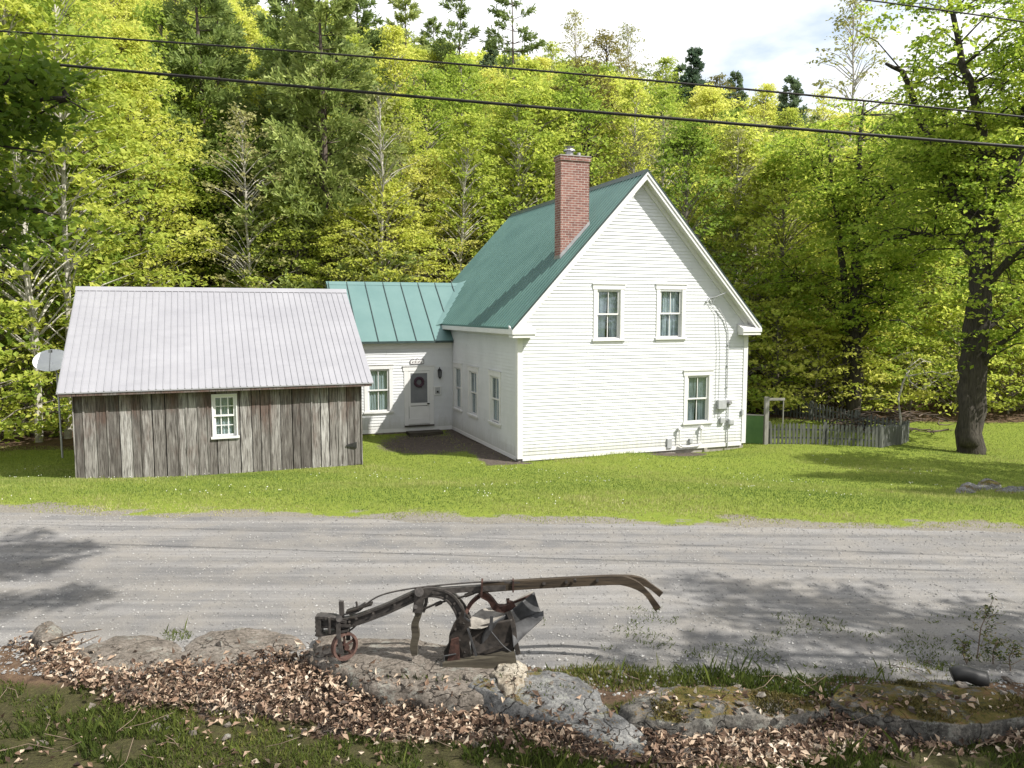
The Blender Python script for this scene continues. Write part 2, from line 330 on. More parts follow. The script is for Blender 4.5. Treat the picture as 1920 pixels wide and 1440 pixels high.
def tag(o, label, cat, group=None):
    o['label'] = label; o['category'] = cat
    if group: o['group'] = group
    return o
def thing(name, label, cat, loc, rz=0., group=None):
    o = bpy.data.objects.new(name, None); COL.objects.link(o); o.location = [float(v) for v in loc]; o.rotation_euler = (0, 0, rz)
    o.empty_display_size = .2
    return tag(o, label, cat, group)
def struct(o): o['kind'] = 'structure'; return o
def stuff(o, label, cat): o['kind'] = 'stuff'; return tag(o, label, cat)
def copy_tree(o, loc, rz=0., sc=1., label=None, group=None, sz=None):
    r = o.copy(); COL.objects.link(r); r.location = [float(v) for v in loc]; r.rotation_euler = (0, 0, rz); r.scale = (sc, sc, sz or sc)
    if label: r['label'] = label
    if group: r['group'] = group
    for ch in o.children:
        c = ch.copy(); COL.objects.link(c); c.parent = r
        for g in ch.children: d = g.copy(); COL.objects.link(d); d.parent = c
    return r

# ------------------------------------------------------------------ terrain
def sm(t): t = np.clip(t, 0, 1); return t*t*(3-2*t)
def vn(x, y, s=1., k=0):                     # cheap smooth value noise
    x = np.asarray(x, float)*s+k*17.3; y = np.asarray(y, float)*s-k*9.1
    return (np.sin(x*1.7+1.3*np.sin(y*1.1+k))+np.sin(y*2.3+1.7*np.sin(x*.9+2*k))+np.sin((x+y)*1.31+k*3.1))/3
def yr_(x, y): return y+.07*x
def Hs(x, y):
    x = np.asarray(x, float); y = np.asarray(y, float); yr = yr_(x, y)
    z = -1.16*sm((yr-11.6)/11.5)
    u, v = tohouse(x, y)
    z = z-.22*sm(1-np.hypot((u+2.0)/3.2, (v-4.6)/3.4))-.16*sm(1.2-np.hypot((u-6.2)/2.6, (v+.2)/1.6))
    z = z-.11*sm((6.9-yr)/.9)*sm((yr-3.5)/1.5)+.05*vn(x, y, 2., 3)*sm((7-yr)/.6)
    z = z-.5*sm((x-9)/8)*sm((y-20)/8)*sm((36-y)/8)
    z = z-.2*sm((-x-5.5)/5.5)*sm((y-16)/4)*sm((34-y)/5)
    z = z+.05*vn(x, y, .5, 1)*sm((yr-13)/3)
    sl = .56-.2*sm((x+48)/55)-.1*sm((x-2)/35)
    z = z+sl*np.clip(y-34-.12*np.clip(x, -40, 40), 0, 72)*sm((y-33)/12)+.6*vn(x, y, .12, 2)*sm((y-36)/15)
    z = z+.5*np.clip(-x-18, 0, 40)*.25*sm((y-14)/12)
    return z
def axis(segs):
    out = []
    for a, b, st in segs: out += list(np.arange(a, b, st))
    return np.array(out+[segs[-1][1]])
gx = axis([(-260, -60, 12), (-60, -18, 2), (-18, 22, .28), (22, 60, 2), (60, 260, 12)])
gy = axis([(-60, -4, 6), (-4, 3, 1), (3, 32, .28), (32, 60, 1.2), (60, 140, 4), (140, 420, 20)])
X, Y = np.meshgrid(gx, gy); Z = Hs(X, Y)
yr = yr_(X, Y)
px = proj(np.stack([X.ravel(), np.maximum(Y.ravel(), 1), Z.ravel()], 1)).reshape(*X.shape, 2)
u, v = tohouse(X, Y)
lawn = sm((yr-12.05+.45*vn(X, Y, 1.3, 2)+.3*vn(X, Y, 4, 1))/.9)*sm((np.where(X < -12, 26.5, 33.5)-Y+vn(X, Y, .5, 5))/1.5)*sm((X+21)/2)*sm((26-X)/2)*sm(1.5-np.clip(X-15, 0, 99)*np.clip(Y-28, 0, 99)/60)
dirt = np.maximum(sm(1.25-np.hypot((u+1.6)/2.2, (v-4.4)/3.0)), sm(1.3-np.hypot((u-5.4)/1.3, (v+.3)/.6)))
dirt = np.maximum(dirt, sm((u+1.25-.12*v)/.35)*(u < .3)*(v > -.4)*(v < 7.2))
dirt = np.maximum(dirt, sm(1.3-np.hypot((X-12.9)/1.4, (Y-18.2)/.6))*.9)
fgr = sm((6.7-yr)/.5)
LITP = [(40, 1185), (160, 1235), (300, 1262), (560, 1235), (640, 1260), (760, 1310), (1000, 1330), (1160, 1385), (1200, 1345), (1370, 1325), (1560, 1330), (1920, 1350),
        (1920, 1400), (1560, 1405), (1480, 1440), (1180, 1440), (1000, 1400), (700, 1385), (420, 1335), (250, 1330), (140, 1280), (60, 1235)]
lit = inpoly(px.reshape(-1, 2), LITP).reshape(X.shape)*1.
mb = MB(); nx, ny = len(gx), len(gy); i, j = np.meshgrid(np.arange(ny-1), np.arange(nx-1), indexing='ij'); k = (i*nx+j).ravel()
mb.add(np.stack([X, Y, Z], -1).reshape(-1, 3), np.stack([k, k+1, k+nx+1, k+nx], 1))
def mk_ground():
    m = NM('ground_surface'); z = m.n('ShaderNodeVertexColor'); z.layer_name = 'zone'; sp = m.n('ShaderNodeSeparateColor'); m.l(z.outputs[0], sp.inputs[0])
    n1 = m.noise(.5, 5, .6); n2 = m.noise(7, 6, .7); n3 = m.noise(35, 4, .7); jit = m.math('MULTIPLY', m.math('SUBTRACT', n2, .5), 1.1)
    def mask(o): return m.ramp(m.math('ADD', o, jit), [(.4, 0.), (.6, 1.)])
    floor = m.ramp(n2, [(.3, (.035, .025, .018)), (.5, (.09, .06, .04)), (.7, (.16, .11, .07))])
    gr = m.mix(n1, m.ramp(n3, [(.3, (.08, .13, .016)), (.7, (.18, .22, .035))]), m.ramp(n2, [(.3, (.11, .155, .022)), (.7, (.22, .24, .045))]))
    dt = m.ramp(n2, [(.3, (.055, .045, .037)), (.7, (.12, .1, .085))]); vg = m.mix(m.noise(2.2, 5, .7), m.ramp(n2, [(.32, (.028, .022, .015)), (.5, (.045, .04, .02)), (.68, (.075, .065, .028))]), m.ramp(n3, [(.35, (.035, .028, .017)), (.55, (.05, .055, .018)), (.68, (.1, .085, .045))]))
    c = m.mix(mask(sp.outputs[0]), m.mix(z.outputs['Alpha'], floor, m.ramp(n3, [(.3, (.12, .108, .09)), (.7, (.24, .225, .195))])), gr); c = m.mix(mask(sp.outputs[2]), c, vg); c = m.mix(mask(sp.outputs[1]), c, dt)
    m.color(c); m.rough(.95, 0, .1); m.bump(m.math('ADD', n2, n3), .6, .04); return m.m
ground = struct(mb.build('ground', mk_ground(), smooth=True))
ca = ground.data.color_attributes.new('zone', 'FLOAT_COLOR', 'POINT')
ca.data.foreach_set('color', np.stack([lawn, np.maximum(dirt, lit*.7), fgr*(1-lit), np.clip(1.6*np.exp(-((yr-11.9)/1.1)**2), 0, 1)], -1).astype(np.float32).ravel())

# road: one gravel sheet just above the ground with worn wheel tracks
rxx = axis([(-90, -14, 4), (-14, 14, .14), (14, 90, 4)]); rt = np.linspace(0, 1, 60)
X, Tt = np.meshgrid(rxx, rt); lo = 7.0+.18*vn(X, X*0, .9, 1)+.1*vn(X, X*0, 3.1, 2)-.12*np.clip(X, 0, 6)*0; hi = 12.0+.12*vn(X, X*0, .8, 4)+.08*vn(X, X*0, 3.7, 5)
YR = lo+(hi-lo)*Tt; Y = YR-.07*X; Z = np.maximum(Hs(X, Y), -.06*sm((Tt-.9)*10)-.03*sm((.08-Tt)*12))+.006
Z = Z+.02+.018*np.cos((YR-9.6)*2*np.pi/1.55)*sm(Tt*8)*sm((1-Tt)*8)-.025*(Tt > .985)-.025*(Tt < .015)
mb = MB(); nx, ny = len(rxx), len(rt); i, j = np.meshgrid(np.arange(ny-1), np.arange(nx-1), indexing='ij'); k = (i*nx+j).ravel()
mb.add(np.stack([X, Y, Z], -1).reshape(-1, 3), np.stack([k, k+1, k+nx+1, k+nx], 1))
def mk_road():
    m = NM('gravel_road_surface'); st = m.noise(2.6, 5, .6, (.05, 1.6, 1), (0, 0, R(4))); st2 = m.noise(9, 4, .6, (.03, 1.3, 1), (0, 0, R(4))); pb = m.noise(60, 5, .8); md = m.noise(1.6, 5, .6); fn = m.noise(160, 2, .6)
    c = m.mix(m.ramp(st, [(.4, 0.), (.6, 1.)]), (.12, .119, .12), (.225, .219, .213)); c = m.mix(m.ramp(st2, [(.3, .35), (.5, 0.)]), c, (.11, .108, .108))
    c = m.mix(m.ramp(md, [(.42, 0.), (.62, .6)]), c, (.215, .2, .178)); c = m.mix(m.ramp(m.noise(.7, 5, .7, (.5, 1.5, 1)), [(.5, 0.), (.68, .45)]), c, (.125, .122, .12)); c = m.mix(m.ramp(pb, [(.36, .6), (.5, 0.)]), c, (.095, .092, .088)); c = m.mix(m.ramp(fn, [(.55, 0.), (.7, .55)]), c, (.3, .29, .28))
    m.color(c); m.rough(.95, 0, .15); m.bump(m.math('ADD', pb, m.math('MULTIPLY', st2, .8)), .55, .02); return m.m
struct(mb.build('road', mk_road(), smooth=True))

# ------------------------------------------------------------------ small scatter (stuff)
def Gz(x, y):
    z = Hs(x, y); YR = yr_(x, y); T = (YR-7.0)/5.0
    on = (T > .02) & (T < .98)
    return np.where(on, np.maximum(z, 0)+.026+.018*np.cos((YR-9.6)*2*np.pi/1.55)*sm(T*8)*sm((1-T)*8), z)
def blades(name, x, y, h, w, mat, label, lean=.35, col=None, cat='grass', z=None):
    n = len(x); a = rs.rand(n)*2*np.pi; d = np.stack([np.cos(a), np.sin(a), 0*a], 1); b = rs.rand(n)*2*np.pi; ln = np.stack([np.cos(b), np.sin(b), 0*b], 1)*(rs.rand(n)*lean)[:, None]
    P = np.stack([x, y, (Hs(x, y) if z is None else z)-.005], 1); up = np.array([0, 0, 1.])
    hh = h[:, None]; ww = w[:, None] if np.ndim(w) else w
    V = np.stack([P-d*ww/2, P+d*ww/2, P+(up*.6+ln*.4)*hh+d*ww*.3, P+(up+ln)*hh], 1)
    mb = MB(); f = np.arange(n*4).reshape(-1, 4); c = rs.rand(n) if col is None else col
    mb.add(V.reshape(-1, 3), f, np.repeat(np.clip(c, 0, 1), 4)); return stuff(mb.build(name, mat), label, cat)
def outbuild(x, y, m=.05):
    u, v = tohouse(x, y)
    main = (u > -m) & (u < 8.15+m) & (v > -m) & (v < 11); wing = (u > -4.3) & (u < 0) & (v > 6.8-m) & (v < 11.5); barn = (u > -11.8-m) & (u < -4.5+m) & (v > .95-m) & (v < 8.6)
    return ~(main | wing | barn)
N = 420000
x = rs.uniform(-20, 23, N); y = 11.7+21*rs.rand(N)**1.5; YR = yr_(x, y); u, v = tohouse(x, y)
dirtf = np.maximum(sm(1.25-np.hypot((u+1.6)/2.2, (v-4.4)/3.0)), sm(1.3-np.hypot((u-5.4)/1.3, (v+.3)/.6)))
edge = sm((YR-11.8+.5*vn(x, y, 1.3, 3)+.35*vn(x, y, 5, 1)+.2*vn(x, y, 13, 2))/1.3)
dirtf = np.maximum(dirtf, sm((u+1.25-.12*v)/.35)*(u < .3)*(v > -.4)*(v < 7.2))
keep = outbuild(x, y) & (rs.rand(N) < edge*(1-.97*dirtf)) & (abs(x) < .72*y+1.5) & ((x > -12) | (y < 26.5))
x, y, YR = x[keep], y[keep], YR[keep]
pat = .5+.5*vn(x, y, .55, 7); pat2 = .5+.5*vn(x, y, 2.1, 2)
dry = np.clip(1-(YR-12)/1.8, 0, 1)
u, v = tohouse(x, y); near = np.clip(1-np.minimum(np.abs(v), 1.)*2.5, 0, 1)*((u > -.3) & (u < 8.4))
h = (.026+.042*rs.rand(len(x)))*(.6+.8*pat2*pat)*(1-.35*dry)*np.where(rs.rand(len(x)) < .015, 2.2, 1)+near*.12*rs.rand(len(x))
blades('lawn_grass', x, y, h, .012+.012*rs.rand(len(x)), M['grass'], 'sunlit green mown lawn between the gravel road and the farmhouse', .6, .0+.5*pat+.3*pat2+.12*(.5+.5*vn(x, y, 6, 3))+.34*(rs.rand(len(x))-.5)+.3*dry)
# clover heads on the lawn
N = 2200; x = rs.uniform(-14, 12, N); y = rs.uniform(13, 24, N); k = outbuild(x, y, .2) & (vn(x, y, .8, 9) > .2) & (vn(x, y, 2.6, 4)+.4*rs.randn(N) > .25); x, y = x[k], y[k]
mb = MB(); n = len(x); P = np.stack([x, y, Hs(x, y)+.07+.03*rs.rand(n)], 1); o = np.array([(1,0,0),(0,1,0),(-1,0,0),(0,-1,0),(0,0,1),(0,0,-1)])*.011
f = np.array([(0,1,4),(1,2,4),(2,3,4),(3,0,4),(1,0,5),(2,1,5),(3,2,5),(0,3,5)])
mb.add((P[:, None]+o[None]).reshape(-1, 3), (f[None]+6*np.arange(n)[:, None, None]).reshape(-1, 3), np.repeat(rs.rand(n), 6))
stuff(mb.build('clover_flowers', M['clover']), 'tiny white clover heads dotted over the lawn', 'flowers')
# pebbles
N = 46000; x = rs.uniform(-9, 9, N); YR = 6.6+5.6*rs.rand(N)**1.3; y = YR-.07*x; s = .003+.011*rs.rand(N)**4; s[YR < 7.3] *= 1.5
keep = (abs(x) < .7*y+.3); x, y, s = x[keep], y[keep], s[keep]; n = len(x)
mb = MB(); P = np.stack([x, y, Gz(x, y)+s*.3], 1); Q = o[None]/.011*s[:, None, None]*(1+.5*rs.rand(n, 6, 1)); Q[:, :, 2] *= .7
a = rs.rand(n)*6.28; c_, s_ = np.cos(a)[:, None], np.sin(a)[:, None]; Q = np.stack([Q[:, :, 0]*c_-Q[:, :, 1]*s_, Q[:, :, 0]*s_+Q[:, :, 1]*c_, Q[:, :, 2]], -1)
mb.add((P[:, None]+Q).reshape(-1, 3), (f[None]+6*np.arange(n)[:, None, None]).reshape(-1, 3), np.repeat(rs.rand(n), 6))
stuff(mb.build('gravel', M['pebble']), 'loose grey gravel scattered over the road surface', 'gravel')

# ------------------------------------------------------------------ farmhouse
HL, HD, HE, HR, OV = 8.152, 10.883, 3.93, 8.67, .3
SL = (HR-HE)/(HL/2+OV)                          # roof rise per metre
house = thing('farmhouse', 'white clapboard farmhouse with steep green metal roof and a low side wing', 'house', (AX, AY, AZ), TH)
def roofz(u): return HE+(min(u, HL-u)+OV)*SL-.2
CR = np.random.RandomState(5)
def clap(mb, fr, a0, a1, z0, z1, holes, exp=.105, top=None):
    """lapped boards; fr(a, z, out) maps wall coordinates to 3-D"""
    z = z0
    while z < z1-.01:
        zt = min(z+exp, z1)
        lo_, hi_ = a0, a1
        if top: 
            lo_, hi_ = top(z+exp*.5)
            if hi_-lo_ < .05: break
        iv = [(lo_, hi_)]
        for h0, h1, y0, y1 in holes:
            if y0 < (z+zt)/2 < y1:
                iv = [q for a, b in iv for q in ((a, min(b, h0)), (max(a, h1), b)) if q[1]-q[0] > .01]
        pcs = []
        for a, b in iv:
            while b-a > 3.2: c_ = a+1.5+1.6*CR.rand(); pcs.append((a, c_-.0035)); a = c_
            pcs.append((a, b))
        for a, b in pcs:
            j0, j1 = .0035*CR.randn(2); t_ = .019+.004*CR.rand()
            v = [fr(a, z+j0, t_), fr(b, z+j1, t_), fr(b, zt+.008, .003), fr(a, zt+.008, .003), fr(a, z+j0, 0), fr(b, z+j1, 0)]
            mb.add(v, [(0, 1, 2, 3), (0, 4, 5, 1)], CR.rand())
        z = zt
def gable_top(z):
    d = (z+.2-HE)/SL-OV
    return (max(0, d), min(HL, HL-d))
FW = [(2.58, 3.38, 3.55, 5.07), (4.79, 5.60, 3.57, 5.09), (5.87, 6.69, .80, 2.33)]
SW = [(1.60, 2.44, .84, 2.33), (3.86, 4.68, .81, 2.33), (5.70, 6.50, .81, 2.34)]
WW = (-3.22, -2.42, .74, 2.30); DR = (-1.72, -.90, .22, 2.2)
front = lambda a, z, o: (a, -o, z)
left = lambda a, z, o: (-o, a, z)
WV = 6.832
wing = lambda a, z, o: (a, WV-o, z)
mb = MB(); clap(mb, front, .0, HL, 0, HR-.3, FW, top=gable_top)
clap(mb, left, 0, WV, 0, HE-.02, SW)
# plain closing walls (right, back) so the volume is real
mb.add([(HL, 0, 0), (HL, HD, 0), (HL, HD, HE), (HL, 0, HE)], [(0, 1, 2, 3)])
mb.add([(0, HD, 0), (HL, HD, 0), (HL, HD, HE), (HL/2, HD, HR-.25), (0, HD, HE)], [(4, 3, 2, 1, 0)])
mb.add([(0, WV, 0), (0, HD, 0), (0, HD, HE), (0, WV, HE)], [(0, 3, 2, 1)])
mb.build('wall', M['clap'], house)
mb = MB(); clap(mb, wing, -4.1, 0, 0, 3.26, [WW, DR])
mb.add([(-4.1, WV, 0), (-4.1, 11.4, 0), (-4.1, 11.4, 3.3), (-4.1, 9.13, 5.35), (-4.1, WV, 3.4)], [(4, 3, 2, 1, 0)])
mb.add([(-4.1, 11.4, 0), (0, 11.4, 0), (0, 11.4, 3.3), (-4.1, 11.4, 3.3)], [(0, 1, 2, 3)])
mb.build('wing_wall', M['clap'], house)
mb = MB(); mb.box((.02, .02, -.8), (HL-.02, HD-.02, -.004)); mb.build('foundation', M['concrete'], house)
mb = MB(); rr = np.random.RandomState(3)
for zz in (-.62, -.4, -.2):
    a = -4.08
    while a < -.02:
        w = .2+.35*rr.rand(); mb.box((a+.01, WV+.0+.06*rr.rand(), zz), (min(a+w, -.02)-.01, WV+.4, zz+.19-.02*rr.rand())); a += w
so = mb.build('stone_foundation', M['fstone'], house); bv = so.modifiers.new('b', 'BEVEL'); bv.width = .03; bv.segments = 2
mb = MB(); mb.box((.03, .03, .02), (HL-.03, HD-.03, .06)); mb.box((.03, .03, 2.55), (HL-.03, HD-.03, 2.62)); mb.box((-4.07, WV+.3, .02), (0, 11.3, .06))
mb.box((-4.07, WV+1.6, .06), (0, WV+1.65, 3.2)); mb.box((.05, 1.6, .06), (HL-.05, 1.65, 3.9)); mb.box((1.5, .1, .06), (1.55, 10, 3.9)); mb.box((2.0, 1.5, 3.9), (6.1, 1.55, 5.4)); mb.build('interior', M['room'], house)
# corner boards, frieze, water table
for bx2 in ([(-.035, -.035, .0), (.13, -.0, HE-.02), (-.034, .0, .0), (-.0, .14, HE-.02)], [(HL-.13, -.035, .0), (HL+.035, 0, HE-.02), (HL, 0, 0), (HL+.034, .13, HE-.02)]):
    mb = MB(); mb.box(bx2[0], bx2[1]); mb.box(bx2[2], bx2[3]); mb.build('corner_board', M['trim'], house)
mb = MB(); mb.box((.131, -.032, -.07), (HL-.131, -.002, .045)); mb.box((-.032, .141, -.07), (-.002, WV-.01, .045)); mb.box((-4.1, WV-.03, -.06), (-.04, WV-.001, .08)); mb.build('water_table', M['trim'], house)
# frieze under eaves
mb = MB(); mb.box((-.03, .15, HE-.28), (-.001, WV-.1, HE-.02)); mb.box((-4.08, WV-.028, 3.02), (-.03, WV-.0, 3.25)); mb.build('frieze_board', M['trim'], house)
# main roof : solid slabs with ribs
th = .05
def slope_slab(mb, sgn, v0, v1, t0=0., t1=th, u0=-OV):
    """roof slab on one side of the ridge between v0 and v1"""
    f = (lambda u: u) if sgn < 0 else (lambda u: HL-u)
    P = [(f(u0), HE+(u0+OV)*SL), (f(HL/2), HR)]
    v = []
    for vv in (v0, v1):
        for (a, z) in P: v += [(a, vv, z-t0), (a, vv, z-t1)]
    return mb.add(v, [(0, 2, 6, 4), (1, 5, 7, 3), (0, 1, 3, 2), (4, 6, 7, 5), (0, 4, 5, 1), (2, 3, 7, 6)])
V0, V1 = -OV-.04, HD+OV
mb = MB(); slope_slab(mb, -1, V0, V1); slope_slab(mb, 1, V0, V1)
k = V0+.02
nn = np.array([-SL, 0, 1])/math.hypot(SL, 1)
while k < V1:
    for sgn in (-1, 1):
        f = (lambda u: u) if sgn < 0 else (lambda u: HL-u)
        a = np.array([f(-OV), k, HE]); b = np.array([f(HL/2), k, HR]); n_ = nn*np.array([1 if sgn < 0 else -1, 1, 1])
        q = [a, a+(0, .03, 0), a+(0, .015, 0)+n_*.028, b, b+(0, .03, 0), b+(0, .015, 0)+n_*.028]
        mb.add(q, [(0, 2, 5, 3), (2, 1, 4, 5), (0, 1, 2), (3, 5, 4)])
    k += .232
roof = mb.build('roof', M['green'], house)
mb = MB(); mb.prism([(HL/2-.16, V0-.01, HR-.14), (HL/2, V0-.01, HR+.045), (HL/2+.16, V0-.01, HR-.14), (HL/2, V0-.01, HR+.02)], (0, V1-V0+.02, 0)); mb.build('ridge_cap', M['greendk'], roof)
mb = MB()
for sgn in (-1, 1):
    f = (lambda u: u) if sgn < 0 else (lambda u: HL-u)
    mb.prism([(f(-OV-.01), V0-.012, HE+.012), (f(HL/2), V0-.012, HR+.03), (f(HL/2), V0-.012, HR-.06), (f(-OV-.01), V0-.012, HE-.07)], (0, .011, 0))
mb.build('drip_edge', M['greendk'], roof)
# rake boards + soffits + returns
mb = MB()
for sgn in (-1, 1):
    f = (lambda u: u) if sgn < 0 else (lambda u: HL-u)
    def q(u, dz): return (f(u), HE+(u+OV)*SL-dz)
    for (y0, dp, d0, d1) in ((-OV-.03, .03, .055, .27), (-OV-.055, .024, .056, .13), (-.06, .05, .235, .42)):
        P = [q(-OV, d0), q(HL/2, d0), q(HL/2, d1), q(-OV if dp != .05 else .02, d1)]
        if dp == .05: P[0] = q(.02, d0)
        mb.prism([(a, y0, z) for a, z in P], (0, dp, 0))
mb.build('rake_board', M['trim'], house)
mb = MB()
for sgn in (-1, 1):
    f = (lambda u: u) if sgn < 0 else (lambda u: HL-u)
    P = [q_ for q_ in ((f(-OV), HE-.21), (f(HL/2), HR-.21), (f(HL/2), HR-.232), (f(-OV), HE-.232))]
    mb.prism([(a, -OV, z) for a, z in P], (0, OV+.0, 0))
    x0, x1 = sorted((f(-OV), f(.0))); mb.box((x0, 0, HE-.2), (x1, HD, HE-.18))
    x0, x1 = sorted((f(-OV-.004), f(-OV+.02))); mb.box((x0, -OV, HE-.2), (x1, HD+OV, HE-.055))
mb.build('soffit', M['trim'], house)
for sgn in (-1, 1):
    mb = MB(); f = (lambda u: u) if sgn < 0 else (lambda u: HL-u)
    x0, x1 = sorted((f(-OV-.02), f(.42))); mb.box((x0, -OV-.06, HE-.2), (x1, -.036, HE-.09)); mb.box((x0+.02, -OV-.03, HE-.3), (x1-.02, -.036, HE-.2))
    mb.prism([(x0, -OV-.06, HE-.09), (x0, -.036, HE-.09), (x0, -.036, HE+.05)], (x1-x0, 0, 0))
    mb.build('cornice_return', M['trim'], house)
# wing roof
WE, WR, WEv, WRv = 3.31, 5.515, 6.58, 9.132
ws = (WR-WE)/(WRv-WEv)
def uv_(z): return -OV+(z-HE)/SL
zc = 3.72
def wf(v): return WE+(v-WEv)*ws
P = [(-4.3, WEv, WE), (-.02, WEv, WE), (-.02, WEv+(HE-.22-WE)/ws, HE-.22), (-.25, WEv+(HE-.1-WE)/ws, HE-.1), (uv_(HE+.02)-.02, WEv+(HE-WE)/ws, HE), (uv_(WR), WRv, WR), (-4.3, WRv, WR)]
mb = MB(); mb.prism(P, (0, 0, -.05))
mb.prism([(-4.3, WRv, WR), (uv_(WR), WRv, WR), (-.3, 2*WRv-WEv, WE), (-4.3, 2*WRv-WEv, WE)], (0, 0, -.05))
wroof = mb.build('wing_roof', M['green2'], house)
mb = MB(); n_ = np.array([0, -ws, 1])/math.hypot(ws, 1); uu = -4.24; 
while uu < 1.0:
    v0, v1 = WEv, WRv
    if uu > -.5: v0 = WEv+(HE+(uu+OV)*SL-WE)/ws+.02
    if v0 < v1-.1:
        a = np.array([uu, v0, wf(v0)]); b = np.array([uu, v1, wf(v1)])
        mb.add([a-(.012, 0, 0), a+(.012, 0, 0), a+(.012, 0, 0)+n_*.035, a-(.012, 0, 0)+n_*.035, b-(.012, 0, 0), b+(.012, 0, 0), b+(.012, 0, 0)+n_*.035, b-(.012, 0, 0)+n_*.035],
           [(0, 1, 2, 3), (7, 6, 5, 4), (3, 2, 6, 7), (0, 3, 7, 4), (1, 5, 6, 2)])
    uu += .70
mb.build('seam', M['greendk'], wroof)
mb = MB(); mb.box((-4.31, WEv-.012, WE-.07), (-.03, WEv-.001, WE+.01)); mb.prism([(-4.312, WEv, WE+.02), (-4.312, WRv, WR+.02), (-4.312, WRv, WR-.08), (-4.312, WEv, WE-.08)], (.011, 0, 0)); mb.build('drip_edge', M['greendk'], wroof)
mb = MB(); mb.prism([(-4.32, WRv-.13, WR-.1), (-4.32, WRv, WR+.03), (-4.32, WRv+.13, WR-.1), (-4.32, WRv, WR+.012)], (5.3, 0, 0)); mb.build('ridge_cap', M['green2'], wroof)
mb = MB(); a = np.array([-.28, WEv+(HE-.08-WE)/ws, HE-.08+.01]); b = np.array([uv_(WR)+.02, WRv, WR+.012])
mb.prism([a+(-.24, -.0, .012), b+(-.26, 0, .012), b+(.12, 0, .13), a+(.12, 0, .13)], (0, 0, -.01)); mb.build('valley_flashing', M['green2'], wroof)
mb = MB(); mb.box((-4.25, WEv, WE-.07), (-.05, WV, WE-.05)); mb.build('wing_soffit', M['trim'], house)

# chimney
cu0, cu1, cv0, cv1, ct = 1.63, 2.59, .62, 1.06, 9.14
mb = MB(); mb.box((cu0, cv0, 5.6), (cu1, cv1, ct-.16)); mb.box((cu0-.035, cv0-.035, ct-.16), (cu1+.035, cv1+.035, ct-.03))
ch = mb.build('chimney', M['brick'], house)
mb = MB(); mb.box((cu0-.05, cv0-.05, ct-.03), (cu1+.05, cv1+.05, ct)); mb.build('cap_slab', M['concrete'], ch)
mb = MB(); c = ((cu0+cu1)/2-.1, (cv0+cv1)/2)
mb.tube([(c[0], c[1], ct), (c[0], c[1], ct+.16)], .12, 14); mb.tube([(c[0], c[1], ct+.16), (c[0], c[1], ct+.2)], [.19, .17], 14); mb.tube([(c[0], c[1], ct+.2), (c[0], c[1], ct+.29)], [.06, .1], 12); mb.tube([(c[0], c[1], ct+.29), (c[0], c[1], ct+.32)], [.17, .02], 14)
mb.tube([(c[0]+.32, c[1], ct), (c[0]+.32, c[1], ct+.13)], .06, 10); mb.build('flue_cap', M['steel'], ch)
mb = MB(); z0 = HE+(cu0+OV)*SL; z1 = HE+(cu1+OV)*SL
mb.prism([(cu0-.03, cv0-.012, z0-.02), (cu1+.02, cv0-.012, z1-.02), (cu1+.02, cv0-.012, z1+.13), (cu0-.03, cv0-.012, z0+.11)], (0, .01, 0)); mb.box((cu0-.014, cv0-.02, z0-.2), (cu0-.002, cv1, z0+.09)); mb.build('flashing', M['steel'], ch)

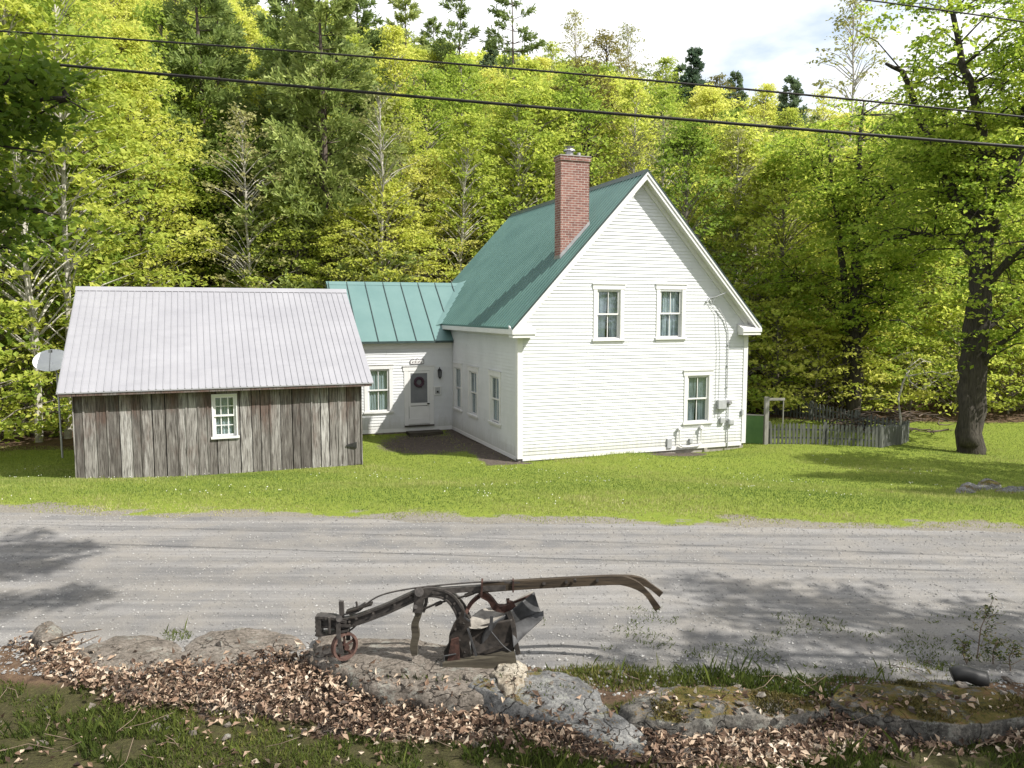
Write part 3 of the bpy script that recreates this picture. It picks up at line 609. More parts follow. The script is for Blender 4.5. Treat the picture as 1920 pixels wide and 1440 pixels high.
# windows
def window(fr, w, parent=house, kind='two', cur=0, label=None, head=.0, casing=.125):
    a0, a1, z0, z1 = w
    def bx(mb, a, b, c, d, o0, o1): 
        p, q = np.array(fr(a, c, o0)), np.array(fr(b, d, o1)); mb.box(p, q)
    mb = MB(); cs = casing; hd = .15 if cs > .1 else .035; sd_ = .07 if cs > .1 else .0
    bx(mb, a0-cs, a0, z0, z1, 0, .035); bx(mb, a1, a1+cs, z0, z1, 0, .035); bx(mb, a0-cs-.03*(cs > .1), a1+cs+.03*(cs > .1), z1, z1+hd, 0, .042)
    if cs > .1: bx(mb, a0-cs-.05, a1+cs+.05, z1+.15, z1+.175, 0, .065)
   
    for (p, q, r_, s_) in ((a0, a0+.02, z0, z1), (a1-.02, a1, z0, z1), (a0+.02, a1-.02, z1-.02, z1)): bx(mb, p, q, r_, s_, -.14, .0)
    win = mb.build('window', M['trim'], parent, label=label)
    mb = MB(); bx(mb, a0-cs-.04, a1+cs+.04, z0-.06, z0, -.02, .075); 
    if sd_: bx(mb, a0-cs, a1+cs, z0-.13, z0-.06, 0, .032)
    mb.build('sill', M['trim'], win)
    zm = (z0+z1)/2; s = .05
    for nm, (b0, b1, o) in (('sash', (zm-.02, z1-.02, -.05)), ('sash', (z0, zm+.03, -.085))):
        mb = MB(); x0, x1 = a0+.02, a1-.02
        bx(mb, x0, x0+s, b0, b1, o, o+.03); bx(mb, x1-s, x1, b0, b1, o, o+.03); bx(mb, x0+s, x1-s, b1-s, b1, o, o+.03); bx(mb, x0+s, x1-s, b0, b0+s, o, o+.03)
        if kind == 'two': bx(mb, (x0+x1)/2-.011, (x0+x1)/2+.011, b0+s, b1-s, o+.003, o+.026)
        if kind == 'six':
            for t in (1/3, 2/3): bx(mb, x0+(x1-x0)*t-.012, x0+(x1-x0)*t+.012, b0+s, b1-s, o+.003, o+.026)
            bx(mb, x0+s, x1-s, (b0+b1)/2-.011, (b0+b1)/2+.011, o+.004, o+.025)
        mb.build('sash', M['trim'], win)
        mb = MB(); bx(mb, x0+s-.003, x1-s+.003, b0+s-.003, b1-s+.003, o+.012, o+.016); mb.build('pane', M['glass'], win)
    # curtains, gathered cloth
    if cur:
        mb = MB(); n = 40; wd = a1-a0-.06
        for s0, s1, e0, e1 in (((0, .52, 0, .42), (.56, 1, .6, 1)) if cur == 2 else ((.02, .98, .02, .98), )) if cur < 3 else ():
            t = np.linspace(0, 1, n); tp = [fr(a0+.03+wd*(s0+(s1-s0)*k), z1-.03, -.125-.01*math.sin(k*46+a0*7)) for k in t]; bt = [fr(a0+.03+wd*(e0+(e1-e0)*k), z0+.03, -.125-.02*math.sin(k*46+a0*7)) for k in t]
            mb.add(np.array(tp+bt), np.array([(i, i+1, n+i+1, n+i) for i in range(n-1)]))
        mb.build('curtain', M['curtain'], win, smooth=True)
    return win
window(front, FW[0], cur=2, label='left upstairs gable window with half drawn pale curtain')
window(front, FW[1], cur=1, label='right upstairs gable window with pale curtain'); window(front, FW[2], cur=2, label='ground floor front window near the meter')
window(left, SW[0], cur=1, label='side window nearest the front corner'); window(left, SW[1], cur=2, label='middle window of the shaded side wall'); window(left, SW[2], cur=2, label='side window nearest the wing')
window(wing, WW, cur=1, label='sunlit window of the wing beside the barn')
# storm door
a0, a1, z0, z1 = DR
mb = MB(); mb.box((a0-.15, WV-.035, z0-.05), (a0, WV, z1)); mb.box((a1, WV-.035, z0-.05), (a1+.15, WV, z1)); mb.box((a0-.19, WV-.042, z1), (a1+.19, WV, z1+.17)); mb.box((a0-.21, WV-.065, z1+.17), (a1+.21, WV, z1+.195)); mb.build('door_casing', M['trim'], house)
mb = MB(); mb.box((a0-.15, WV-.12, z0-.09), (a1+.15, WV+.0, z0-.05)); mb.box((a0-.1, WV-.6, z0-.62), (a1+.35, WV-.03, z0-.26)); mb.build('doorstep', M['pwood2'], house)
mb = MB(); y0, y1 = WV-.03, WV+.01; s = .09
mb.box((a0+.005, y0, z0), (a0+s, y1, z1-.01)); mb.box((a1-s, y0, z0), (a1-.005, y1, z1-.01)); mb.box((a0+s, y0, z1-s), (a1-s, y1, z1-.01)); mb.box((a0+s, y0, z0), (a1-s, y1, z0+.2)); mb.box((a0+s, y0, z0+.68), (a1-s, y1, z0+.78)); mb.box((a0+s, y0+.012, z0+.2), (a1-s, y1-.008, z0+.66))
door = mb.build('door', M['trim'], house, label='white storm door with dark glass and round wreath')
mb = MB(); mb.box((a0+s, y0+.012, z0+.78), (a1-s, y1-.01, z1-s)); mb.build('pane', M['screen'], door)
mb = MB(); mb.box((a0+.02, y0-.004, z0+.205), (a0+.03, y0-.001, z0+.66)); mb.box((a0+s, y0+.004, z0+.66), (a1-s, y0+.02, z0+.68)); mb.box((a1-s-.015, y0-.004, z0+.72), (a1-.02, y0-.05, z0+.76)); mb.build('handle', M['black'], door)
mb = MB(); t = np.linspace(0, 2*np.pi, 40); cx, cz = (a0+a1)/2, z1-.42; P = np.stack([cx+.15*np.cos(t), 0*t+y0-.02, cz+.15*np.sin(t)], 1); mb.tube(P, .05+.012*rs.rand(40), 7)
for _ in range(260):
    t0 = rs.rand()*6.28; r0 = .15+.06*(rs.rand()-.5); p = np.array([cx+r0*math.cos(t0), y0-.03-.04*rs.rand(), cz+r0*math.sin(t0)]); d = rs.randn(3)*.03; mb.add([p, p+d, p+d*.5+rs.randn(3)*.012], [(0, 1, 2)])
mb.build('wreath', M['wreath'], door)
# lantern, name board, letterbox
mb = MB(); c = np.array([-.53, WV-.13, 1.92+.2])
mb.box(c+(-.04, .07, -.1), c+(.04, .128, .14)); mb.tube([c+(0, .07, .12), c+(0, .02, .2), c+(0, 0, .16)], .012, 6); mb.tube([c+(0, 0, .16), c+(0, 0, .06)], [.015, .1], 6); mb.tube([c+(0, 0, -.2), c+(0, 0, -.16)], [.04, .065], 6)
for k in range(6): a = k*math.pi/3; mb.tube([c+(.07*math.cos(a), .07*math.sin(a), .06), c+(.055*math.cos(a), .055*math.sin(a), -.17)], .008, 4)
mb.tube([c+(0, 0, -.24), c+(0, 0, -.2)], [.01, .03], 6); ln = mb.build('wall_lantern', M['black'], house)
mb = MB(); mb.tube([c+(0, 0, .055), c+(0, 0, -.165)], [.058, .045], 6); mb.build('lantern_glass', M['screen'], ln)
mb = MB(); a, b, z = -1.63, -1.12, 2.46; y = WV-.04
mb.box((a, y, z), (b, y+.03, z+.13)); sg = mb.build('name_board', M['trim'], house)
mb = MB(); 
for P in ([(a, z), (b, z)], [(a, z+.13), (a+.08, z+.19), (a+.2, z+.15), (a+.26, z+.21), (a+.33, z+.15), (b-.06, z+.19), (b, z+.13)], [(a, z), (a, z+.13)], [(b, z), (b, z+.13)]):
    mb.tube([(p, y-.006, q) for p, q in P], .009, 5)
for k in range(7): mb.box((a+.07+k*.055, y-.004, z+.035+.02*(k % 2)), (a+.095+k*.055, y-.0005, z+.085+.01*(k % 3)))
mb.build('lettering', M['wreath'], sg)
mb = MB(); mb.box((-.74, WV-.06, 1.27), (-.47, WV-.024, 1.6)); nb = mb.build('notice_box', M['trim'], house); mb = MB(); mb.box((-.70, WV-.064, 1.31), (-.51, WV-.0605, 1.56)); mb.build('notice_face', M['greybox'], nb); mb = MB(); mb.box((-.64, WV-.075, 1.36), (-.57, WV-.0645, 1.43)); mb.build('knob', M['black'], nb)
# service gear on the front wall
mb = MB(); mb.tube([(7.38, -.05, 1.55), (7.38, -.05, 3.3), (7.36, -.05, 3.75), (7.22, -.06, 4.15), (6.95, -.08, 4.5)], .016, 7)
for z in (1.9, 2.6, 3.3): mb.box((7.35, -.07, z), (7.41, -.02, z+.025))
mb.build('service_mast', M['greybox'], house)
mb = MB()
for x0 in (6.95, 7.08): mb.tube([(x0, -.03, .9), (x0, -.03, 3.2), (x0-.1, -.03, 4.3), (x0-.45, -.04, 4.75)], .006, 5)
mb.build('wall_cable', M['greybox'], house)
def boxpart(name, a, b, mat, bev=.012):
    mb = MB(); mb.box(a, b); o = mb.build(name, mat, house); m_ = o.modifiers.new('b', 'BEVEL'); m_.width = bev; m_.segments = 2; return o
jb = boxpart('utility_box', (7.0, -.14, 1.2), (7.32, -.025, 1.5), M['greybox'])
mb = MB(); mb.tube([(7.44, -.02, 1.4), (7.44, -.12, 1.4)], .1, 18); mb.tube([(7.44, -.12, 1.4), (7.44, -.19, 1.4)], [.075, .06], 16); mb.build('meter', M['steel'], house)
mb = MB(); mb.tube([(7.44, -.06, 1.3), (7.44, -.06, .45), (7.44, -.06, -.1)], .018, 7); mb.tube([(7.1, -.06, 1.2), (7.1, -.06, .95), (7.25, -.06, .85), (7.42, -.06, .8)], .012, 6); mb.build('conduit', M['greybox'], house)
boxpart('cable_box', (7.12, -.11, .72), (7.3, -.025, .9), M['greybox']); boxpart('gas_regulator', (7.42, -.16, .64), (7.64, -.025, .86), M['greybox'], .05)
mb = MB()
for u0 in (5.55, 6.38):
    mb.tube([(u0, -.05, .62), (u0, -.1, .6), (u0, -.1, .1)], .035, 10); mb.tube([(u0, -.05, .62), (u0, -.14, .64)], [.05, .06], 10)
mb.tube([(5.55, -.1, .1), (5.7, -.1, .03), (6.2, -.1, .03), (6.38, -.1, .1)], .03, 10); mb.build('vent_pipe', M['trim'], house)
boxpart('outlet_box', (5.12, -.07, .0), (5.3, -.02, .32), M['greybox']); boxpart('vent_hood', (5.95, -.1, .13), (6.07, -.02, .28), M['greybox'])
boxpart('tap_plate', (7.97, -.08, .95), (8.05, -.04, 1.15), M['greybox'])
mb = MB(); mb.tube([(6.62, -.04, 4.82), (6.78, -.14, 4.86), (7.1, -.26, 5.0)], .02, 6); mb.tube([(6.5, -.06, 4.7), (6.62, -.04, 4.82)], .03, 6); mb.tube([(6.78, -.14, 4.86), (6.7, -.12, 4.7)], .01, 5); mb.build('cable_bracket', M['greybox'], house)
boxpart('corner_post', (6.55, -.03, -.5), (6.68, .2, -.072), M['concrete'])

# ------------------------------------------------------------------ barn
BTH = R(21.627); bw0 = hw(-4.499, .992); BW, BD, BE, BRg = 7.28, 8.0, 2.33, 5.04
bsl = (BRg-BE)/(3.97+.35)
barn = thing('barn', 'weathered grey board barn with pale ribbed metal roof left of the farmhouse', 'barn', (bw0[0], bw0[1], -1.05), BTH)
rr = np.random.RandomState(11); mb = MB(); a = -BW; wx0, wx1, wz0, wz1 = -3.98, -3.39, .97, 2.09
while a < -.02:
    w = .2+.12*rr.rand(); b = min(a+w, 0); c = rr.rand()**1.3; dep = .012+.014*rr.rand(); zb = -.13-.05*rr.rand()+.07*(a > -1.6)+.2*a/BW; zt = BE+.32*bsl-.06
    if rr.rand() < .1: c = 1.
    ivs = [(zb, zt)]
    x0, x1 = a+.005+.011*rr.rand(), b-.005-.011*rr.rand()
    if x1 > wx0-.02 and x0 < wx1+.02:
        ivs = [(zb, wz0-.0), (wz1, zt)]
        for (p, q) in ((x0, min(x1, wx0)), (max(x0, wx1), x1)):
            if q-p > .02: mb.box((p, -dep, wz0), (q, 0, wz1), c)
    for (p, q) in ivs: mb.box((x0, -dep, p), (x1, 0, q), c)
    if rr.rand() < .55 and not (wx0-.08 < b < wx1+.08): mb.box((b-.022, -dep-.02, zb+.02), (b+.018, -dep-.002, zt), rr.rand()*.8)
    a = b
mb.box((-BW-.03, -.05, -.35), (-BW-.001, .1, BE+.15), .8); mb.box((.001, -.05, -.12), (.03, .1, BE+.15), .5)

for s in (-BW, -.02):
    mb.prism([(s, .03, -.3), (s, 8.2, -.3), (s, 8.2, BE), (s, 4.2, BRg-.15), (s, .03, BE+.12)], (.02, 0, 0), .4)
mb.box((-BW, 8.2, -.15), (0, 8.23, BE), .4)
bwall = mb.build('wall', M['barn'], barn)
mb = MB(); mb.box((-BW+.03, .012, -.25), (-4.0, .03, BE+.1)); mb.box((-3.37, .012, -.1), (-.03, .03, BE+.1)); mb.box((-4.0, .4, .1), (-3.37, .42, 2.3)); mb.build('shade_backing', M['room'], bwall)  # added black sheets: paint the darkness behind the board gaps and window
mb = MB(); y0, y1 = -.35, 3.97
def bz(y): return BE+(y+.35)*bsl if y < 3.97 else BRg-(y-3.97)*bsl
X0, X1 = -BW-.32, .32
mb.prism([(X0, -.35, BE), (X0, 3.97, BRg), (X0, 8.6, bz(8.6)), (X0, 8.6, bz(8.6)-.03), (X0, 3.97, BRg-.03), (X0, -.35, BE-.03)], (X1-X0, 0, 0))
n_ = np.array([0, -bsl, 1])/math.hypot(bsl, 1); n2 = n_*np.array([1, -1, 1]); x = X0+.01
while x < X1-.03:
    for (ya, yb, nv) in ((-.35, 3.97, n_), (3.97, 8.6, n2)):
        a = np.array([x, ya, bz(ya)]); b = np.array([x, yb, bz(yb)]); e = np.array([.036, 0, 0]); g = np.array([.01, 0, 0])
        mb.add([a, a+e, a+e-g+nv*.02, a+g+nv*.02, b, b+e, b+e-g+nv*.02, b+g+nv*.02], [(0, 1, 2, 3), (7, 6, 5, 4), (3, 2, 6, 7), (0, 3, 7, 4), (1, 5, 6, 2)])
    x += .172
broof = mb.build('roof', M['broof'], barn)
mb = MB(); mb.prism([(X0-.01, 3.97-.16, BRg-.16*bsl+.022), (X0-.01, 3.97, BRg+.05), (X0-.01, 3.97+.16, BRg-.16*bsl+.022), (X0-.01, 3.97, BRg+.025)], (X1-X0+.02, 0, 0)); mb.build('ridge_cap', M['broof'], broof)
mb = MB(); mb.box((X0+.05, -.3, BE-.06), (X1-.05, .0, BE-.035), .1); mb.box((X0+.04, -.33, BE-.1), (X1-.04, -.3, BE-.032), .2); mb.build('eave_board', M['barn'], barn)
bf = lambda a, z, o: (a, -o, z)
bw_ = window(bf, (wx0, wx1, wz0, wz1), parent=barn, kind='six', cur=1, label='small white twelve pane window in the barn boards', casing=.03)
mb = MB(); mb.prism([(-.14, -.05, .42), (-.14, -.05, .6), (-.44, -.05, .53), (-.44, -.05, .49)], (0, -.012, 0)); mb.build('hinge', M['black'], barn)

# ------------------------------------------------------------------ satellite dish
dp = at(98, 682, 23.6)
dish = thing('satellite_dish', 'white satellite dish on an arm at the left end of the barn', 'satellite dish', dp)
mb = MB(); rings = 8; seg = 40; V = []; 
nrm = Vector((.2, -.55, .8)).normalized(); Q = nrm.to_track_quat('Z', 'Y').to_matrix()
for k in range(rings+1):
    r = .5*k/rings
    for t in np.linspace(0, 2*np.pi, seg, endpoint=False): V.append(Q @ Vector((r*math.cos(t), r*math.sin(t)*1.05, .55*r*r)))
F = [(k*seg+i, k*seg+(i+1) % seg, (k+1)*seg+(i+1) % seg, (k+1)*seg+i) for k in range(rings) for i in range(seg)]
mb.add(np.array([tuple(v) for v in V]), np.array(F)); o = mb.build('reflector', M['dish'], dish, smooth=True); m_ = o.modifiers.new('s', 'SOLIDIFY'); m_.thickness = .012
mb = MB(); e = Q @ Vector((0, .08, .42)); f0 = Q @ Vector((0, -.5, .14)); mb.tube([tuple(f0), tuple(e)], .013, 6); mb.box(np.array(e)-.04, np.array(e)+.04); mb.build('feed_arm', M['greybox'], dish)
mb = MB(); bk = Q @ Vector((0, 0, -.05)); mb.tube([tuple(bk), (.1, .05, -.3), (.12, .06, -2.9)], .03, 8); mb.tube([(.11, .05, -.32), (.75, .1, -.5)], .02, 6); mb.build('mount', M['steel'], dish)

# ------------------------------------------------------------------ overhead cables
def cable(pts, Y, r, label):
    P = [at(x, y, Y) for x, y in pts]; P = np.array(P); t = np.linspace(0, 1, 60); k = np.array([(p[0]-P[0][0])/(P[-1][0]-P[0][0]) for p in P]); c = np.polyfit(k, P[:, 2], 2)
    t = np.linspace(-.5, 1.5, 80); Q = np.stack([P[0][0]+(P[-1][0]-P[0][0])*t, 0*t+Y-.07*(P[0][0]+(P[-1][0]-P[0][0])*t), np.polyval(c, t)], 1)
    # keep heights consistent with the slight heading of the line
    Q[:, 2] = CAMZ+(Q[:, 2]-CAMZ)*Q[:, 1]/Y; Q[:, 0] = Q[:, 0]*Q[:, 1]/Y
    mb = MB(); mb.tube(Q, r, 7); tag(mb.build('overhead_cable', M['cable'], smooth=True), label, 'cable', 'cables strung above the road')
cable([(0, 62), (420, 80), (700, 105), (1050, 140), (1400, 170), (1700, 197), (1920, 217)], 9.2, .0115, 'thinner upper black cable crossing the whole view above the farmhouse roof')
cable([(180, 130), (420, 147), (700, 172), (1050, 206), (1400, 235), (1920, 275)], 8.6, .0165, 'thicker lower black cable passing just above the chimney')
cable([(1640, 2), (1760, 18), (1920, 41)], 9.8, .009, 'topmost cable crossing only the upper right corner')

# ------------------------------------------------------------------ picket fence
def fence_run(name, P0, P1, h, sp, label, seed, posts=2):
    rr = np.random.RandomState(seed); P0, P1 = np.array(P0, float), np.array(P1, float); Ln = np.hypot(*(P1-P0)[:2]); ang = math.atan2(P1[1]-P0[1], P1[0]-P0[0])
    t = thing(name, label, 'fence', (P0[0], P0[1], float(Hs(P0[0], P0[1]))), ang, 'weathered picket fence enclosure beside the house')
    def lz(s): p = P0+(P1-P0)*s/Ln; return float(Hs(p[0], p[1])-Hs(P0[0], P0[1]))
    mb = MB()
    for hh in (.22, h-.22): mb.sweep([(s, .03, lz(s)+hh) for s in np.linspace(0, Ln, 6)], .03, .06)
    mb.build('rail', M['fwood'], t)
    s = .06
    while s < Ln-.02:
        mb = MB(); w = .035+.008*rr.rand(); z = lz(s); hh = h*(1+.08*(rr.rand()-.5)); tl = .04*(rr.rand()-.5)
        v = [(s-w, 0, z), (s+w, 0, z), (s+w+tl, 0, z+hh-.07), (s+tl, 0, z+hh), (s-w+tl, 0, z+hh-.07)]
        mb.prism(v, (0, -.02, 0)); mb.build('picket', M['fwood'], t); s += sp*(1+.25*(rr.rand()-.5))
    for s in np.linspace(0, Ln, posts): mb = MB(); mb.box((s-.05, .045, lz(s)-.2), (s+.05, .14, lz(s)+h+.04)); mb.build('post', M['fwood'], t)
    return t
fA, fB, fC, fD = gp(1442, 841, -1.35)[:2], gp(1652, 849, -1.45)[:2], gp(1706, 834, -1.5)[:2], gp(1440, 782, -1.35)[:2]
fC = fC+np.array([.5, 1.2])
fence_run('picket_fence', fA, fB, .72, .125, 'grey picket fence run facing the road beside the house', 1, 3)
fence_run('picket_fence', fB, fC, .74, .12, 'short right hand end run of the grey picket fence', 2, 2)
fence_run('picket_fence', fD, fC+np.array([0, .1]), .75, .16, 'long rear run of the grey picket fence in front of the woods', 3, 4)
mb = MB(); p = fA+np.array([-.12, 0]); z = float(Hs(*p))
gt = thing('gate_frame', 'pale grey wooden gate post with a short top rail', 'gate post', (p[0], p[1], z), .1)
mb.box((-.07, -.06, -.2), (.06, .07, 1.62)); mb.build('post', M['post'], gt); mb = MB(); mb.box((.061, -.03, 1.5), (.62, .03, 1.58)); mb.box((.57, -.02, .3), (.595, .02, 1.5)); mb.build('rail', M['post'], gt)
mb = MB(); a = hw(8.25, .6)[:2]; b = p-np.array([.1, 0]); z = float(Hs(*b)); L_ = np.hypot(*(b-a)); gpn = thing('green_gate', 'green board gate between the house corner and the gate post', 'gate', (a[0], a[1], z), math.atan2(b[1]-a[1], b[0]-a[0]))
mb.box((0, -.015, .02), (L_, .015, .98)); mb.build('panel', M['gpanel'], gpn); mb = MB(); mb.box((-.01, -.025, .98), (L_+.01, .025, 1.02)); mb.build('top_rail', M['post'], gpn)

# ------------------------------------------------------------------ stones
def rockmesh(mb, out, ztop, zbot, seed, bulge=.03, nz_=.013, tilt=(0, 0), dome=0., n=110):
    rr = np.random.RandomState(seed); out = np.array(out, float)[:, :2]; c = out.mean(0); m = len(out)
    t = np.linspace(0, m, n, endpoint=False); i = t.astype(int); u = (t-i)[:, None]; P = [out[(i+k) % m] for k in (-1, 0, 1, 2)]
    O = .5*((2*P[1])+(P[2]-P[0])*u+(2*P[0]-5*P[1]+4*P[2]-P[3])*u*u+(3*P[1]-P[0]-3*P[2]+P[3])*u**3)
    O = O+(.03*vn(O[:, 0], O[:, 1], 6, seed)+.02*vn(O[:, 0], O[:, 1], 23, seed+3))[:, None]*(O-c)/np.linalg.norm(O-c, axis=1)[:, None]; rings = [(k_, 0) for k_ in np.linspace(.01, .95, 22)]+[(.98, .01), (1.0, .05), (1+bulge*.8, .15), (1+bulge, .3), (1+bulge*.6, .6), (.97, 1.)]
    V = []
    for s, d in rings:
        q = c+(O-c)*s; zt = ztop+tilt[0]*(q[:, 0]-c[0])+tilt[1]*(q[:, 1]-c[1])+dome*(1-min(s, 1)**2)+nz_*(vn(q[:, 0], q[:, 1], 5, seed)+.6*vn(q[:, 0], q[:, 1], 14, seed+1)+.35*vn(q[:, 0], q[:, 1], 41, seed+2)); z = zt+(zbot-zt)*d
        if d > .1: q = q+(vn(O[:, 0]*3, O[:, 1]*3+d*4, 4, seed)*.03)[:, None]*(O-c)/np.linalg.norm(O-c, axis=1)[:, None]
        V.append(np.column_stack([q, z]))
    V = np.concatenate(V); F = np.array([(k*n+i, (k*n+(i+1) % n), (k+1)*n+(i+1) % n, (k+1)*n+i) for k in range(len(rings)-1) for i in range(n)]); mb.add(V, F); mb.F.append(np.array([np.arange(n)])+mb.n-len(V)); mb.Mi.append(np.array([0]))
ROCKV, ROCKF = [], []
def rock(name, pix, zt, zb, mat, label, cat, seed, **k):
    mb = MB(); rockmesh(mb, [gp(x, y, zt) for x, y in pix], zt, zb, seed, **k); n0 = len(ROCKV); ROCKV.extend(mb.V[0].tolist()); ROCKF.extend([tuple(int(i)+n0 for i in q) for q in mb.F[0]]); return tag(mb.build(name, mat, smooth=True), label, cat)
rock('stone', [(58, 1190), (75, 1172), (100, 1168), (112, 1185), (105, 1203), (75, 1207)], .1, -.2, M['rock'], 'small rounded grey stone at the far left end of the leaf bank', 'stone', 1, dome=.08, n=60)
rock('stone_slab', [(150, 1222), (195, 1197), (255, 1193), (325, 1200), (345, 1225), (325, 1250), (265, 1258), (195, 1256)], .035, -.3, M['rock'], 'flat tan slab left of the plow, leftmost of the large slabs', 'stone slab', 2, dome=.05)
rock('stone_slab', [(335, 1230), (352, 1205), (400, 1184), (470, 1178), (540, 1190), (570, 1212), (500, 1222), (455, 1240), (405, 1252), (375, 1243)], .045, -.3, M['rock'], 'tan slab with a dark broken front edge between the leaves and road', 'stone slab', 3, dome=.04)
rock('stone_slab', [(575, 1232), (600, 1208), (680, 1196), (800, 1202), (900, 1222), (985, 1262), (960, 1290), (870, 1300), (770, 1292), (700, 1285), (640, 1255)], .1, -.34, M['rock'], 'broad flat slab carrying the antique plow', 'stone slab', 4, dome=.03)
rock('ledge_stone', [(880, 1300), (960, 1282), (1040, 1266), (1100, 1284), (1150, 1318), (1215, 1362), (1195, 1394), (1110, 1368), (1030, 1338), (930, 1318)], .05, -.4, M['rock2'], 'long rough grey ledge sloping down right of the plow', 'ledge stone', 5, tilt=(-.12, .1), nz_=.02)
rock('ledge_stone', [(1165, 1318), (1230, 1292), (1330, 1284), (1430, 1296), (1545, 1322), (1500, 1342), (1370, 1346), (1270, 1352), (1200, 1345)], .03, -.35, M['rock3'], 'low mossy ledge with brown moss right of the grey ledge', 'ledge stone', 6, dome=.05)
rock('round_slab', [(1558, 1305), (1600, 1286), (1700, 1278), (1820, 1284), (1915, 1305), (1935, 1335), (1850, 1354), (1740, 1354), (1630, 1340)], .06, -.3, M['rock3'], 'large rounded mossy slab at the right edge of the bank', 'stone slab', 7, dome=.04, bulge=.0)
rock('stone', [(925, 1268), (938, 1245), (965, 1238), (988, 1252), (984, 1280), (950, 1293)], .14, .02, M['quartz'], 'pale lumpy stone wedged under the right end of the plow', 'stone', 8, dome=.045, n=60, nz_=.03)
rock('stone', [(590, 1212), (600, 1188), (625, 1178), (650, 1190), (648, 1215), (615, 1226)], .14, .05, M['rock'], 'brown stone behind the plow wheel', 'stone', 9, dome=.08, n=60)
rock('stone', [(262, 1300), (275, 1282), (298, 1284), (304, 1304), (285, 1318)], -.12, -.3, M['rock2'], 'small pale stone half buried in leaves at lower left', 'stone', 12, dome=.05, n=48)
for i, (px_, lab) in enumerate((([(1790, 922), (1812, 905), (1838, 912), (1832, 926), (1805, 930)], 'low pale stone at the left of the fire ring'), ([(1828, 912), (1845, 898), (1872, 903), (1876, 918), (1848, 926)], 'dark flat stone in the middle of the fire ring'), ([(1862, 925), (1885, 912), (1925, 914), (1935, 930), (1890, 936)], 'earthy stone at the right of the fire ring'))):
    zz = float(Hs(*gp(px_[0][0], px_[0][1], -.85)[:2])); rock('fire_ring_stone', px_, zz+.16, zz-.1, M['rock2'], lab, 'stone', 20+i, dome=.05, n=48, nz_=.03)
# charred log on the right
mb = MB(); a, b = gp(1785, 1265, .12), gp(1850, 1270, .12); P = [a+(b-a)*t+np.array([0, 0, .02*math.sin(t*5)]) for t in np.linspace(0, 1, 8)]; mb.tube(P, [.06, .068, .07, .066, .07, .068, .072, .066], 12)
tag(mb.build('charred_log', M['black'], smooth=True), 'short black charred log lying beyond the round mossy slab', 'log')

# ------------------------------------------------------------------ antique plow
PY = 6.85
p0 = at(800, 1240, PY); plow = thing('plow', 'antique horse drawn iron plow with wooden handles resting on flat stone slabs', 'plow', (p0[0], PY, .1))
org = np.array([p0[0], PY, .1])
def Q(x, y, d=0.): return at(x, y, PY+d)-org
def part(name, mb, mat, par=None, smooth=False): return mb.build(name, mat, par or plow, smooth)
def smp(pts, n=60):
    A = np.array(pts, float); t = np.linspace(0, len(A)-1, n); i = np.clip(t.astype(int), 0, len(A)-2); u = (t-i)[:, None]
    g = lambda k: A[np.clip(k, 0, len(A)-1)]
    return .5*((2*g(i))+(g(i+1)-g(i-1))*u+(2*g(i-1)-5*g(i)+4*g(i+1)-g(i+2))*u*u+(3*g(i)-g(i-1)-3*g(i+1)+g(i+2))*u**3)
bp = smp([Q(603, 1166), Q(640, 1167), Q(668, 1162), Q(725, 1141), Q(785, 1114), Q(812, 1109), Q(840, 1117), Q(858, 1138), Q(868, 1165), Q(872, 1190)], 46)
mb = MB(); mb.sweep(bp, .065, .018, .036); mb.sweep(bp, .065, .018, -.036); mb.sweep(bp, .022, .06, 0.); part('beam', mb, M['iron'])
mb = MB(); bp2 = smp([Q(780, 1108, .16), Q(815, 1106, .16), Q(845, 1112, .16), Q(866, 1132, .14), Q(880, 1160, .1)], 20); mb.sweep(bp2, .03, .045); part('arch_bar', mb, M['iron'])
mb = MB(); mb.sweep([Q(598, 1153), Q(600, 1190)], .09, .05); mb.sweep([Q(598, 1154), Q(625, 1156), Q(652, 1164)], .1, .022); mb.sweep([Q(600, 1188), Q(625, 1184), Q(655, 1178)], .1, .022)
for k in range(5): mb.sweep([Q(592, 1157+k*8), Q(597, 1157+k*8)], .06, .014)
mb.tube([Q(617, 1158, -.06), Q(618, 1188, -.06)], .012, 6); part('clevis', mb, M['iron'])
mb = MB(); mb.sweep([Q(640, 1127), Q(641, 1150), Q(641, 1182)], .035, .04); mb.tube([Q(636, 1160, -.08), Q(636, 1160, .08)], .03, 8); mb.box(Q(628, 1176, -.06), Q(662, 1162, .06)); part('wheel_standard', mb, M['iron'])
mb = MB(); mb.sweep([Q(634, 1165, -.07), Q(635, 1195, -.08), Q(641, 1226, -.09)], .02, .036); mb.sweep([Q(652, 1172, .05), Q(653, 1200, .06)], .02, .036); part('wheel_fork', mb, M['iron'])
# wheel: rim, hub, spokes
mb = MB(); c = Q(646, 1211, -.02); ax = Vector((.62, -.78, 0)).normalized(); up = Vector((0, 0, 1)); sd = ax.cross(up)
t = np.linspace(0, 2*np.pi, 33); rim = []
for k in t: rim.append(np.array(c)+np.array(sd)*.112*math.cos(k)+np.array(up)*.118*math.sin(k))
rim = np.array(rim); n = len(rim)
v = []
for k, pnt in enumerate(rim):
    e = (pnt-np.array(c)); e = e/np.linalg.norm(e)
    for s1, s2 in ((-.028, -.012), (.028, -.012), (.028, .01), (-.028, .01)): v.append(pnt+np.array(ax)*s1+e*s2)
mb.add(np.array(v), np.array([(i*4+j, i*4+(j+1) % 4, i*4+4+(j+1) % 4, i*4+4+j) for i in range(n-1) for j in range(4)])); wh = part('wheel', mb, M['rustw'])
mb = MB()
for k in range(5): a_ = k*1.2566+.3; mb.tube([np.array(c), np.array(c)+np.array(sd)*.105*math.cos(a_)+np.array(up)*.11*math.sin(a_)], .011, 6)
